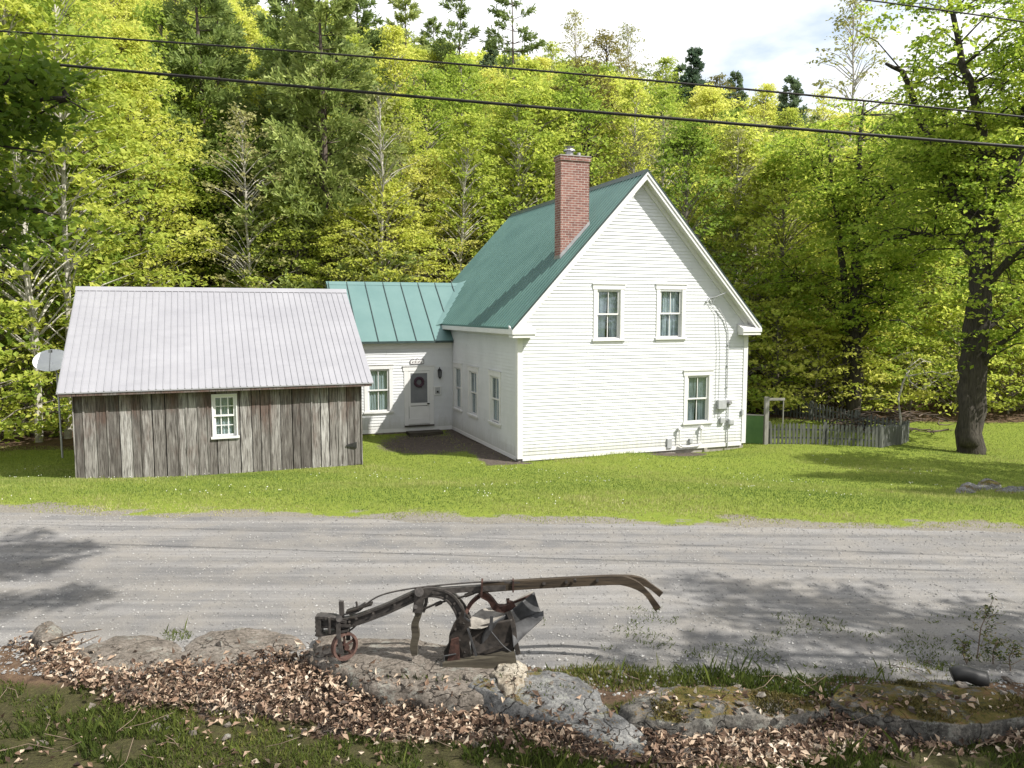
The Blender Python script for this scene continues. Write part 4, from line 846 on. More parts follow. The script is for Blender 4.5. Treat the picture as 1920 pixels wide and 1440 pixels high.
mb.tube([np.array(c)-np.array(ax)*.05, np.array(c)+np.array(ax)*.05], .026, 10); part('spokes', mb, M['rust'], wh)
mb = MB()
for x_, y_ in ((612, 1160), (628, 1170), (655, 1166), (668, 1160), (700, 1150), (740, 1134), (770, 1120), (812, 1111), (838, 1118), (852, 1132), (862, 1150)): mb.tube([Q(x_, y_, -.055), Q(x_, y_, -.03)], .012, 7)
for x_, y_ in ((854, 1180), (862, 1200), (848, 1218), (872, 1222), (870, 1168)): mb.tube([Q(x_, y_, -.075), Q(x_, y_, -.04)], .011, 7)
part('bolt', mb, M['irondk'])
mb = MB(); mb.sweep([Q(652, 1152), Q(690, 1140), Q(700, 1137)], .075, .014, .03); mb.box(Q(655, 1160, -.055), Q(672, 1150, .055)); mb.tube(smp([Q(628, 1178, -.05), Q(640, 1186, -.04), Q(656, 1182, .0), Q(668, 1172, .04)], 10), .008, 6); part('hitch_plate', mb, M['irondk'])
# prop post under the beam
mb = MB(); pp = smp([Q(783, 1140), Q(785, 1152), Q(778, 1170), Q(780, 1190), Q(776, 1210), Q(778, 1227)], 14); mb.sweep(pp, .06, np.interp(np.arange(14), [0, 3, 5, 9, 13], [.075, .05, .06, .068, .05])+.006*rs.rand(14)); part('coulter_post', mb, M['pwood2'])
mb = MB(); mb.sweep([Q(786, 1104), Q(786, 1125), Q(783, 1146)], .09, .085); mb.sweep([Q(800, 1112, .03), Q(799, 1130, .03), Q(794, 1146, .03)], .05, .03); mb.tube([Q(786, 1110, -.07), Q(786, 1110, .07)], .042, 12); mb.tube([Q(779, 1138, -.06), Q(779, 1138, .06)], .02, 8); part('post_bracket', mb, M['iron'])
# handles
mb = MB(); hp = smp([Q(786, 1111, -.01), Q(830, 1107, .0), Q(890, 1103, .02), Q(948, 1100, .04)], 14); mb.sweep(hp, .05, .05); mb.sweep(smp([Q(905, 1092, .03), Q(950, 1091, .03), Q(985, 1092, .04)], 8), .03, .018); part('handle_socket', mb, M['iron'])
mb = MB(); hp = smp([Q(905, 1101, .03), Q(990, 1095, .05), Q(1080, 1090, .07), Q(1150, 1087, .09), Q(1172, 1089, .1), Q(1195, 1098, .1), Q(1213, 1113, .1), Q(1224, 1128, .1), Q(1233, 1141, .1)], 44)
hh = np.interp(np.linspace(0, 1, 44), [0, .5, .62, .72, 1], [.085, .082, .07, .045, .06]); mb.sweep(hp, .05, hh); part('handle', mb, M['pwood'])
mb = MB(); hp = smp([Q(960, 1094, .14), Q(1060, 1089, .2), Q(1160, 1084, .26), Q(1196, 1087, .27), Q(1218, 1098, .27), Q(1239, 1114, .27)], 30); mb.sweep(hp, .045, np.interp(np.linspace(0, 1, 30), [0, .7, .8, 1], [.05, .06, .045, .055])); part('handle', mb, M['pwood'])
mb = MB(); mb.sweep([Q(904, 1088), Q(903, 1114)], .1, .016); mb.sweep([Q(962, 1087, .04), Q(962, 1108, .04)], .08, .014); part('clamp', mb, M['rust'])
mb = MB(); mb.tube([Q(1078, 1087, .03), Q(1078, 1090, -.0)], .014, 8)
for x_, y_ in ((1020, 1094), (1062, 1091), (1120, 1088)): mb.tube([Q(x_, y_, .02), Q(x_, y_, .1)], .016, 8)
part('bolt', mb, M['irondk'])
mb = MB(); mb.tube(smp([Q(645, 1152, -.02), Q(672, 1146, -.02), Q(690, 1130), Q(712, 1117), Q(745, 1108), Q(790, 1101), (Q(850, 1095)), Q(905, 1091), Q(945, 1090, .02)], 40), .0075, 6)
mb.tube([Q(655, 1151), Q(668, 1143), Q(686, 1131)], .016, 6); mb.tube([Q(668, 1128), Q(671, 1142)], .01, 5); part('control_rod', mb, M['iron'])
mb = MB(); mb.tube([Q(797, 1141), Q(820, 1131), Q(860, 1121), Q(893, 1111), Q(910, 1108)], .0095, 6); mb.tube([Q(816, 1134), Q(828, 1129)], .019, 8); mb.tube([Q(872, 1117), Q(888, 1111)], .019, 8); part('turnbuckle', mb, M['irondk'])
# frog (body casting) with its foot
mb = MB(); mb.prism([Q(x_, y_, -.05) for x_, y_ in ((866, 1142), (880, 1160), (884, 1182), (880, 1210), (884, 1237), (834, 1244), (832, 1222), (841, 1208), (842, 1192), (850, 1172), (858, 1160))], (0, .05, 0)); part('frog', mb, M['irondk'])
mb = MB(); mb.prism([Q(x_, y_, -.09) for x_, y_ in ((846, 1200), (860, 1196), (862, 1237), (838, 1243))], (0, .03, 0)); part('share', mb, M['rust'])
mb = MB(); mb.sweep([Q(877, 1178, -.1), Q(884, 1200, -.1), Q(893, 1230, -.1)], .008, .018); mb.sweep([Q(922, 1155, -.1), Q(920, 1182, -.1)], .02, .03); mb.sweep([Q(872, 1150, -.08), Q(871, 1158, -.08), Q(882, 1165, -.08)], .01, .014); mb.tube(smp([Q(921, 1184, -.1), Q(930, 1195, -.1), Q(944, 1211, -.1), Q(958, 1222, -.1)], 10), .006, 5); mb.tube([Q(832, 1240, -.1), Q(833, 1230, -.1), Q(855, 1226, -.1)], .007, 5); part('brace', mb, M['sheet'])
# moldboards
mb = MB(); grid_patch(mb, [[Q(881, 1160, .1), Q(905, 1142, .22), Q(945, 1136, .3), Q(1000, 1109, .42)], [Q(876, 1172, .0), Q(906, 1166, .1), Q(950, 1146, .2), Q(1001, 1111, .36)], [Q(881, 1179, -.08), Q(908, 1178, -.02), Q(945, 1158, .12), Q(1002, 1113, .3)]], .008); part('moldboard', mb, M['sheetlt'], smooth=True)
mb = MB(); grid_patch(mb, [[Q(918, 1170, -.06), Q(950, 1150, .08), Q(976, 1130, .18), Q(1001, 1110, .3)], [Q(905, 1190, -.02), Q(945, 1178, .1), Q(982, 1158, .2), Q(1010, 1138, .28)], [Q(900, 1215, .02), Q(940, 1202, .1), Q(982, 1184, .18), Q(1020, 1158, .22)]], .008); part('moldboard', mb, M['sheet'], smooth=True)
mb = MB(); grid_patch(mb, [[Q(958, 1172, .08), Q(985, 1160, .16), Q(1019, 1146, .24)], [Q(960, 1190, .0), Q(985, 1180, .06), Q(1019, 1158, .16)], [Q(962, 1215, -.06), Q(975, 1200, .0), Q(1012, 1166, .12)]], .008); part('wing_plate', mb, M['sheet'], smooth=True)
mb = MB(); grid_patch(mb, [[Q(880, 1180, .02), Q(918, 1168, .02), Q(960, 1160, .04)], [Q(882, 1206, .0), Q(920, 1200, .03), Q(965, 1195, .04)], [Q(886, 1236, -.03), Q(922, 1230, .0), Q(964, 1224, .02)]], .012); part('back_plate', mb, M['irondk'], smooth=True)
mb = MB(); mb.sweep(smp([Q(872, 1152, .0), Q(884, 1130, .06), Q(904, 1113, .1)], 8), .05, .03); mb.sweep(smp([Q(902, 1112, .05), Q(918, 1122, .08), Q(930, 1138, .12), Q(948, 1140, .16), Q(962, 1131, .2)], 14), .06, .05+.015*rs.rand(14)); mb.tube([Q(955, 1133, .2), Q(980, 1123, .28), Q(1000, 1114, .33)], .012, 6); mb.tube([Q(952, 1122, .2), Q(954, 1142, .18)], .016, 6); part('linkage', mb, M['rust'])
mb = MB(); mb.sweep(smp([Q(953, 1146, .08), Q(962, 1170, .04), Q(966, 1200, .0), Q(972, 1226, -.02)], 12), .04, .042); mb.sweep(smp([Q(884, 1232, -.02), Q(920, 1220, -.02), Q(955, 1206, .0)], 8), .03, .02); part('strut', mb, M['irondk'])
mb = MB(); sp_ = smp([Q(832, 1248, -.06), Q(880, 1243, -.06), Q(930, 1237, -.04), Q(966, 1230, -.02)], 16); mb.sweep(sp_, .13, .1+.006*rs.rand(16)); part('landside', mb, M['pwood2'])

# ------------------------------------------------------------------ litter, twigs, verge plants
def leafquads(P, nrm, size, c, mb, bend=.25, asp=.62):
    n = len(P); a = rs.randn(n, 3); a -= (a*nrm).sum(1)[:, None]*nrm; a /= np.linalg.norm(a, axis=1)[:, None]+1e-9; b = np.cross(nrm, a); s = size[:, None]
    V = np.stack([P-a*s*.5, P-b*s*.5*asp+nrm*s*bend, P+a*s*.5, P+b*s*.5*asp+nrm*s*bend], 1); mb.add(V.reshape(-1, 3), np.arange(n*4).reshape(-1, 4), np.repeat(c, 4))
from mathutils.bvhtree import BVHTree
RB = BVHTree.FromPolygons(ROCKV, ROCKF)
def ontop(x, y, z0):
    z = np.array(z0, float); on = np.zeros(len(z), bool); nz__ = np.ones(len(z))
    for i in range(len(z)):
        h_ = RB.ray_cast(Vector((x[i], y[i], 1.5)), Vector((0, 0, -1)))
        if h_[0] is not None and h_[0].z > z[i]: z[i] = h_[0].z; on[i] = True; nz__[i] = abs(h_[1].z)
    return z, on, nz__
N = 95000; x = rs.uniform(-5, 5.2, N); y = rs.uniform(4.6, 7.6, N); z = Hs(x, y); px = proj(np.stack([x, y, z], 1)); k = inpoly(px+rs.randn(N, 2)*np.array([26, 13]), LITP); x, y, z, px = x[k], y[k], z[k], px[k]; n = len(x)
pile = .1*np.exp(-((px[:, 0]-330)/260)**2)+.07*np.exp(-((px[:, 0]-800)/300)**2)
nr = rs.randn(n, 3)*.7+np.array([0, 0, .9]); nr /= np.linalg.norm(nr, axis=1)[:, None]
z, on, _n = ontop(x, y, z); pile = np.where(on, 0, pile); ko = ~on | (rs.rand(n) < .10); x, y, z, pile, nr, px = x[ko], y[ko], z[ko], pile[ko], nr[ko], px[ko]; n = len(x)
tone = np.clip(.48+.22*vn(x, y, 2., 5)+.45*(rs.rand(n)-.5)*2, 0, 1)
mb = MB(); leafquads(np.stack([x, y, z+pile*rs.rand(n)+.01+.05*rs.rand(n)*(1-on[ko]*.8)], 1), nr, .018+.075*rs.rand(n)**2., tone, mb, .18, .5)
stuff(mb.build('leaf_litter', M['litter']), 'thick bank of dry brown fallen leaves below the stone slabs', 'fallen leaves')
N = 9000; x = rs.uniform(-5, 5, N); y = rs.uniform(4.6, 6.4, N); n = N; nr = rs.randn(n, 3)*.5+np.array([0, 0, 1.]); nr /= np.linalg.norm(nr, axis=1)[:, None]
k = rs.rand(N) < .12; mb = MB(); leafquads(np.stack([x, y, Hs(x, y)+.03], 1)[k], nr[k], (.03+.04*rs.rand(n))[k], rs.rand(n)[k], mb)
stuff(mb.build('stray_leaves', M['litter']), 'single stray dead leaves among the verge grass', 'fallen leaves')
N = 230000; x = rs.uniform(-5.2, 5.4, N); y = rs.uniform(4.4, 7.9, N); z = Hs(x, y); px = proj(np.stack([x, y, z], 1)); inl = inpoly(px, LITP); yr = yr_(x, y)
low = (px[:, 1] > 1230) & (yr < 6.5) & ~inl & ((vn(x, y, 2.2, 3)+.6*vn(x, y, 6, 1)+.5*vn(x, y, 15, 2)) > -.35)
edgeg = inpoly(px, [(1000, 1262), (1090, 1248), (1230, 1255), (1400, 1258), (1560, 1285), (1560, 1315), (1440, 1310), (1330, 1290), (1200, 1298), (1150, 1300), (1080, 1280)]) & (rs.rand(N) < .75)
e2 = inpoly(px, [(1560, 1262), (1700, 1245), (1800, 1250), (1800, 1285), (1650, 1285), (1560, 1300)]) & (rs.rand(N) < .35)
e3 = inpoly(px, [(300, 1190), (330, 1183), (365, 1190), (350, 1205), (310, 1205)]) & (rs.rand(N) < .8)
thin = inl & (rs.rand(N) < .02)
k = (low & (rs.rand(N) < .8)) | edgeg | e2 | e3 | thin; x, y, z, px = x[k], y[k], z[k], px[k]; eg = edgeg[k]
h = (.014+.036*rs.rand(len(x)))*(1+.8*sm(vn(x, y, 1.4, 8)+.1)); h = np.where(rs.rand(len(x)) < .03, h*2.6, h); h = np.where(eg, h*1.35, h); h = np.where(px[:, 0] > 1120, h*1.15, h)
z, on, _n = ontop(x, y, z); ko = ~on | (rs.rand(len(x)) < .12); x, y, z, h = x[ko], y[ko], z[ko], h[ko]
blades('verge_grass', x, y, h, .007+.006*rs.rand(len(x)), M['weed'], 'rough green grass and moss on the near bank', .8, .45+.3*vn(x, y, 1.3, 6)+.45*(rs.rand(len(x))-.5), z=z)
# cushions of brown-green moss on the ledges
N = 60000; x = rs.uniform(.8, 5.2, N); y = rs.uniform(5.4, 7.2, N); z, on, nz1 = ontop(x, y, Hs(x, y)); k = on & (nz1 > .8) & (vn(x, y, 3.2, 12)+.5*vn(x, y, 9, 3) > .12) & (x > 1.15); x, y, z = x[k], y[k], z[k]; ms_ = np.clip((vn(x, y, 3.2, 12)+.5*vn(x, y, 9, 3)-.12)*2, 0, 1)
blades('ledge_moss', x, y, .012+.03*ms_*(.6+.4*rs.rand(len(x))), .011*np.ones(len(x)), M['moss'], 'brown green moss cushions growing on the ledges at lower right', 1.2, .5+.3*vn(x, y, 6, 2)+.5*(rs.rand(len(x))-.5), z=z, cat='moss')
# broken stone chips and soil lumps among the slabs
mb = MB()
for i in range(260):
    xx, yy = rs.uniform(-4.3, 4.6), rs.uniform(5.9, 7.35); s_ = .012+.05*rs.rand()**2.5; zz = float(ontop([xx], [yy], [float(Hs(xx, yy))])[0][0]); V_ = rs.randn(12, 3); V_ /= np.linalg.norm(V_, axis=1)[:, None]; V_ *= s_*(.7+.5*rs.rand(12, 1)); V_[:, 2] *= .6
    import bmesh as _b; bm = _b.new(); [bm.verts.new(v) for v in V_]; _b.ops.convex_hull(bm, input=bm.verts); bm.verts.index_update(); vs = [v for v in bm.verts]; mb.add(np.array([tuple(v.co) for v in vs])+np.array([xx, yy, zz+s_*.25]), [tuple(v.index for v in f_.verts) for f_ in bm.faces]); bm.free()
stuff(mb.build('stone_chips', M['rock']), 'broken stone chips scattered between the slabs', 'stone chips')

# thin grass blades & low weeds creeping into the shaded road verge
N = 9000; x = rs.uniform(.3, 5.2, N); YR = 6.9+1.6*rs.rand(N)**2; y = YR-.07*x; k = (vn(x, y, 2.5, 2)+.6*vn(x, y, 7, 1)) > .25; x, y = x[k], y[k]
blades('road_weeds', x, y, .015+.03*rs.rand(len(x)), .012*np.ones(len(x)), M['weed'], 'sparse low weeds creeping into the gravel edge', 1.4, .3+.3*rs.rand(len(x)), z=Gz(x, y), cat='weeds')
mb = MB()
for _ in range(85):
    q = (rs.uniform(-4.5, 4.5), rs.uniform(5.2, 6.7)); a = rs.rand()*6.28; l = .1+.3*rs.rand(); z = float(Hs(*q))+.05
    mb.tube([(q[0], q[1], z), (q[0]+l*.5*math.cos(a), q[1]+l*.5*math.sin(a), z+.04), (q[0]+l*math.cos(a+.3), q[1]+l*math.sin(a+.3), z+.03+.1*rs.rand())], .003, 4, cap=False)
stuff(mb.build('twigs', M['twig']), 'thin dry twigs lying among the fallen leaves', 'twigs')
for i, (a, b) in enumerate(((gp(92, 1202, .12), gp(190, 1180, .3)), (gp(110, 1232, .05), gp(185, 1192, .15)))):
    mb = MB(); mb.tube([a, (a+b)/2+np.array([0, 0, .02]), b], [.009, .008, .004], 5); tag(mb.build('dry_stick', M['twig']), ('pale dry stick leaning up at the far left end of the bank', 'thin dry stick lying across the leaves at far left')[i], 'stick')
def weedplant(name, base, h, seed, label, cat='plant', lfs=.03, mat=None, spread=.5):
    rr = np.random.RandomState(seed); t = thing(name, label, cat, base); mb = MB(); lf = MB(); P = np.array([(0, 0, 0), (.03*rr.randn(), .02*rr.randn(), h*.5), (.05*rr.randn(), .03*rr.randn(), h)]); mb.tube(P, [.006, .005, .002], 5)
    LP = []
    for k in range(int(10+h*22)):
        s = .15+.85*rr.rand(); b = P[0]*(1-s)+P[2]*s; b[2] = h*s; a = rr.rand()*6.28; l = h*spread*(.25+.5*rr.rand())*(1.1-s*.6); e = b+np.array([l*math.cos(a), l*math.sin(a), l*.6]); mb.tube([b, (b+e)/2+(0, 0, .01), e], [.003, .002, .001], 4, cap=False)
        for q in range(9): LP.append(b+(e-b)*(.3+.75*rr.rand())+rr.randn(3)*.018)
    LP = np.array(LP); nr = rr.randn(len(LP), 3)*.6+np.array([0, 0, 1.]); nr /= np.linalg.norm(nr, axis=1)[:, None]; leafquads(LP, nr, lfs*(.7+.6*rr.rand(len(LP))), rr.rand(len(LP)), lf, .1, .5)
    mb.build('stem', M['twig'], t); lf.build('foliage', mat or M['weed'], t)
b = gp(1832, 1235, .05); weedplant('sapling', b, .6, 5, 'tall leafy sapling standing on the road edge at lower right', 'sapling', .034)
for i, (x_, y_, h_) in enumerate(((1815, 1250, .22), (1862, 1248, .26), (1895, 1262, .28))): weedplant('low_shrub', gp(x_, y_, .0), h_, 30+i, ('leftmost of the low leafy shrubs at the sapling foot', 'middle low leafy shrub right of the sapling', 'low leafy shrub at the right picture edge')[i], 'shrub', .035, spread=.9)

# ------------------------------------------------------------------ trees
def crown_leaves(mb, C, rad, per, size, rr, flat=.3, up=.9):
    """C cluster centres, per leaves each"""
    n = len(C)*per; idx = np.repeat(np.arange(len(C)), per); d = rr.randn(n, 3); d /= np.linalg.norm(d, axis=1)[:, None]; r = rr.rand(n)**.5
    rad = np.broadcast_to(rad, (len(C),))[idx]; off = d*r[:, None]*rad[:, None]; off[:, 2] *= flat; off[:, 2] -= .18*rad*(r**2)
    P = np.asarray(C)[idx]+off; nr = rr.randn(n, 3)*.55; nr[:, 2] += up; nr /= np.linalg.norm(nr, axis=1)[:, None]
    cl = rr.rand(len(C))[idx]; c = np.clip(.5*cl+.5*rr.rand(n), 0, 1); s = size*(.6+.8*rr.rand(n))
    a = rr.randn(n, 3); a -= (a*nr).sum(1)[:, None]*nr; a /= np.linalg.norm(a, axis=1)[:, None]+1e-9; b = np.cross(nr, a); s = s[:, None]
    V = np.stack([P-a*s*.5, P-b*s*.34+nr*s*.12, P+a*s*.5, P+b*s*.34+nr*s*.12], 1); mb.add(V.reshape(-1, 3), np.arange(n*4).reshape(-1, 4), np.repeat(c, 4))
def decid(seed, H, Rr, base, ncl, per, size, tr=.12, bark='barkf', leaf='lf_y', name='maple_tree', crad=.75, flat=.32, lean=.3, prof=.55):
    rr = np.random.RandomState(seed); root = bpy.data.objects.new(name, None); mb = MB(); lf = MB()
    t = np.linspace(0, 1, 9); wob = np.cumsum(rr.randn(9, 2)*lean*H*.02, axis=0); wob -= wob[0]; T = np.column_stack([wob, t*H*.96]); mb.tube(T, tr*(1-t*.88)+.01, 7)
    C = []
    for k in range(ncl):
        hf = base+(1-base)*rr.rand()**.9; w = math.sin(math.pi*min(1, max(.04, (hf-base)/(1-base)))**prof)**.7; w = max(w, .18); a = rr.rand()*6.283; rad = Rr*w*(.25+.75*rr.rand()**.6)*(.75+.5*abs(math.sin(a*1.5+seed)))
        c = np.array([np.interp(hf, t, T[:, 0])+rad*math.cos(a), np.interp(hf, t, T[:, 1])+rad*math.sin(a), hf*H]); C.append(c)
        hs = max(base*.6, hf-rad*.45/H-.03); s = np.array([np.interp(hs, t, T[:, 0]), np.interp(hs, t, T[:, 1]), hs*H])
        if rr.rand() < .75: mid = (s+c)/2+np.array([0, 0, rad*.12]); mb.tube([s, mid, c], [tr*.25*(1-hs*.6)+.008, .018, .006], 4, cap=False)
    crown_leaves(lf, C, crad*(.6+.7*rr.rand(len(C))), per, size, rr, flat)
    a = mb.build('trunk', M[bark], root); b = lf.build('crown', M[leaf], root); COL.objects.link(root); return root
def pine(seed, H, Rr, base, step, needle='needle', name='pine_tree', tr=.16, dens=1., droop=.0, nper=12, sizen=.3):
    rr = np.random.RandomState(seed); root = bpy.data.objects.new(name, None); mb = MB(); lf = MB(); t = np.linspace(0, 1, 8); mb.tube(np.column_stack([.1*rr.randn(8).cumsum()*.5, .1*rr.randn(8).cumsum()*.5, t*H]), tr*(1-t*.93), 7)
    z = base*H; NP = []; ND = []
    while z < H*.985:
        f = (z/H-base)/(1-base); L0 = Rr*((1-f)**.75)*(.55+.45*min(1, f*6+.3))
        for k in range(int(4+2*rr.rand())):
            a = rr.rand()*6.283; l = L0*(.55+.6*rr.rand()); 
            if rr.rand() > dens: 
                if rr.rand() < .6: mb.tube([(0, 0, z), (l*.5*math.cos(a), l*.5*math.sin(a), z)], [.02, .005], 4, cap=False)
                continue
            d = np.array([math.cos(a), math.sin(a), 0]); rise = (.28*(f-.25)+.12)-droop; pts = [np.array([0, 0, z])+d*l*s+np.array([0, 0, l*(rise*s+.18*s*s)]) for s in (0, .4, .75, 1)]
            mb.tube(pts, [.035*(1-f)+.012, .02, .012, .004], 4, cap=False)
            m = int(nper*l/Rr*1.8)+5
            for s in .25+.75*rr.rand(m)**.8:
                p = pts[0]+(pts[3]-pts[0])*s; sd = np.array([-d[1], d[0], 0])*(rr.rand()-.5)*l*.55*(1.1-s*.5); NP.append(p+sd+np.array([0, 0, l*.05*rr.randn()])); ND.append(d+sd*.8+np.array([0, 0, .35]))
        z += step*(.7+.6*rr.rand())
    NP = np.array(NP); ND = np.array(ND); k = 7; NP = np.repeat(NP, k, 0); n = len(NP); c = np.clip(np.repeat(rr.rand(n//k), k)*.5+.5*rr.rand(n), 0, 1); D = np.repeat(ND, k, 0)+rr.randn(n, 3)*.55; D /= np.linalg.norm(D, axis=1)[:, None]; W = np.cross(D, rr.randn(n, 3)); W /= np.linalg.norm(W, axis=1)[:, None]
    L1 = sizen*(.6+.8*rr.rand(n))[:, None]; V = np.stack([NP-W*.012, NP+W*.012, NP+D*L1+W*.045, NP+D*L1-W*.045], 1); lf.add(V.reshape(-1, 3), np.arange(n*4).reshape(-1, 4), np.repeat(c, 4))
    a = mb.build('trunk', M['barkpine'], root); b = lf.build('crown', M[needle], root); COL.objects.link(root); return root
PROTO = []
def proto(o): PROTO.append(o); return o
mA = [proto(decid(100+i, 11, 3.2, .16, (280, 240, 340)[i], (44, 40, 46)[i], (.145, .18, .12)[i], .11, crad=(.75, .9, .6)[i])) for i in range(3)]                       # yellow green maples
mB = [proto(decid(120+i, 13, 2.6, .25, 170, 34, .17, .1, 'barkp', name='birch_tree', crad=.65)) for i in range(2)]
gA = [proto(decid(140+i, 12, 3.0, .18, 230, 38, .17, .12, leaf='lf_g', name='beech_tree')) for i in range(2)]
und = [proto(decid(160+i, 4.2, 2.1, .08, 85, 34, .15, .05, name='understory_maple', crad=.6, flat=.25)) for i in range(2)]
undg = proto(decid(165, 3.6, 1.9, .05, 75, 34, .14, .05, leaf='lf_g', name='understory_shrub', crad=.6))
pal = proto(decid(170, 13, 2.2, .35, 120, 18, .15, .09, 'barkp', leaf='lf_pale', name='aspen_tree', crad=.6))
brn = proto(decid(175, 15, 3.8, .45, 150, 26, .19, .26, 'bark', leaf='lf_br', name='oak_tree', crad=.8))
pA = proto(pine(200, 19, 5.0, .1, .5, tr=.28, nper=26, sizen=.36)); pB = proto(pine(201, 17, 4.0, .25, .55, dens=.85, tr=.2, nper=20, sizen=.36)); pC = proto(pine(203, 17, 3.4, .45, .8, dens=.65, tr=.17, nper=16, sizen=.32)); spr = proto(pine(205, 12, 2.7, .08, .34, 'needled', 'spruce_tree', droop=.1, nper=22, sizen=.28))
USED = set()
def plant(pr, x, y, sc=1., label='', group=None, rz=None, top=None, cat='tree', dz=0.):
    z = float(Hs(x, y))-.1+dz; sz = sc
    if top is not None:      # stretch a little so the crown top reaches a given height above sea of the scene
        Hh = max((c.dimensions.z for c in pr.children), default=10); Hh = {id(p): h for p, h in HT}[id(pr)]; sc = (top-z)/Hh; sc = max(.5, min(1.9, sc)); sz = sc; sc = sc**.8
    rz = rs.rand()*6.283 if rz is None else rz
    if pr not in USED:
        USED.add(pr); pr.location = (x, y, z); pr.rotation_euler = (0, 0, rz); pr.scale = (sc, sc, sz); tag(pr, label, cat, group); return pr
    r = copy_tree(pr, (x, y, z), rz, sc, label, group, sz); r['category'] = cat
    if not group and 'group' in r: del r['group']
    return r
HT = [(o, 11) for o in mA]+[(o, 13) for o in mB]+[(o, 12) for o in gA]+[(o, 4.2) for o in und]+[(undg, 3.6), (pal, 13), (brn, 15), (pA, 19), (pB, 17), (pC, 17), (spr, 12)]
def atp(pxx, pyy, Y): return at(pxx, pyy, Y)
def sky_y(px_):   # skyline of the woods in the photograph
    return np.interp(px_, [-200, 0, 300, 480, 520, 600, 700, 800, 900, 1000, 1100, 1250, 1400, 1500, 1700, 2200], [-120, -80, -60, -30, 60, -10, 45, 70, 85, 100, 105, 140, 180, 195, 200, 190])
# singled-out trees
def single(pr, pxx, Y, pytop, label, cat='tree', rz=None, dz=0): p = at(pxx, pytop, Y); return plant(pr, p[0], Y, top=p[2], label=label, rz=rz, cat=cat, dz=dz)
single(pA, 605, 38.5, -90, 'big dark pine rising behind the barn and low wing', 'pine tree'); single(pA, 540, 42, -60, 'pine just left of the big dark pine', 'pine tree'); single(pA, 372, 41.5, -110, 'dark tall pine high behind the left half of the barn roof', 'pine tree')
single(pA, 668, 58, -60, 'broad pine between the big dark pine and the sparse skyline pines', 'pine tree'); single(pA, 470, 64, -10, 'soft green pine above the barn roof right corner', 'pine tree'); single(pB, 760, 62, -25, 'pine cut by the picture top left of the sparse skyline pines', 'pine tree'); single(pC, 855, 72, -40, 'sparse bare stemmed skyline pine left of the chimney', 'pine tree'); single(pC, 965, 70, -60, 'tall ragged skyline pine directly above the roof ridge end', 'pine tree')
single(mA[1], 555, 37, 345, 'medium maple at the foot of the big dark pine', 'tree'); single(mA[2], 655, 36.6, 380, 'shorter maple right below the big dark pine', 'tree')
for q_, (px0, Y0_, pr0, t0, lb) in enumerate(((705, 35.6, pal, 150, 'thin pale aspen stem above the middle of the wing roof'), (470, 35.4, pal, 190, 'slender pale aspen behind the barn roof right half'), (262, 35.2, mB[1], 130, 'pale thin birch behind the barn roof left half'), (1000, 47, mB[1], 120, 'second light birch over the green roof ridge'), (1262, 40, pal, 210, 'pale aspen just right of the gable peak'),
        (920, 80, spr, 70, 'spruce tip between the two ragged skyline pines'), (1030, 80, mB[0], 78, 'rounded skyline birch just left of the pale budding trees'), (1135, 79, brn, 62, 'brown green skyline crown between the pale budding trees'), (1245, 80, mB[1], 108, 'small skyline birch left of the tall spruce'), (1345, 84, brn, 140, 'broad skyline crown right of the tall spruce'), (1430, 82, mA[0], 160, 'rounded skyline maple between the small spruces'), (1275, 82, spr, 118, 'short spruce hugging the left side of the tall spruce'), (1540, 80, mB[0], 165, 'skyline birch right of the small dark spruce'), (812, 76, pB, 30, 'full pine left of the sparse bare stemmed skyline pine'))):
    single(pr0, px0, Y0_, t0, lb)
single(spr, 1302, 74, 85, 'dark pointed spruce standing highest on the hill right of the chimney', 'spruce tree'); single(spr, 1484, 76, 140, 'small dark spruce on the hill left of the right hand maples', 'spruce tree'); single(spr, 1380, 90, 132, 'tiny spruce tip on the skyline between two larger spruces', 'spruce tree')
single(brn, 1100, 46, 120, 'olive brown tree with a dark forked trunk behind the chimney', 'tree'); single(pal, 1080, 82, 10, 'thin pale skyline tree in bud above the chimney'); single(pal, 1190, 84, 40, 'pale budding skyline tree right of the chimney')
single(pal, 1610, 52, -30, 'tall silvery budding tree against the sky at upper right'); single(pal, 1385, 37, 225, 'pale slender aspen just right of the gable'); single(pal, 1430, 40, 210, 'second pale aspen a little right of the gable'); single(mB[0], 975, 40, 160, 'light stemmed birch standing over the green roof ridge'); single(mB[1], 865, 38, 215, 'thin straight birch above the wing roof end')
single(mB[0], 78, 28.5, -90, 'pale barked birch at the left edge beside the satellite dish'); single(mB[1], 22, 27.5, -70, 'pale barked birch cut by the left picture edge')
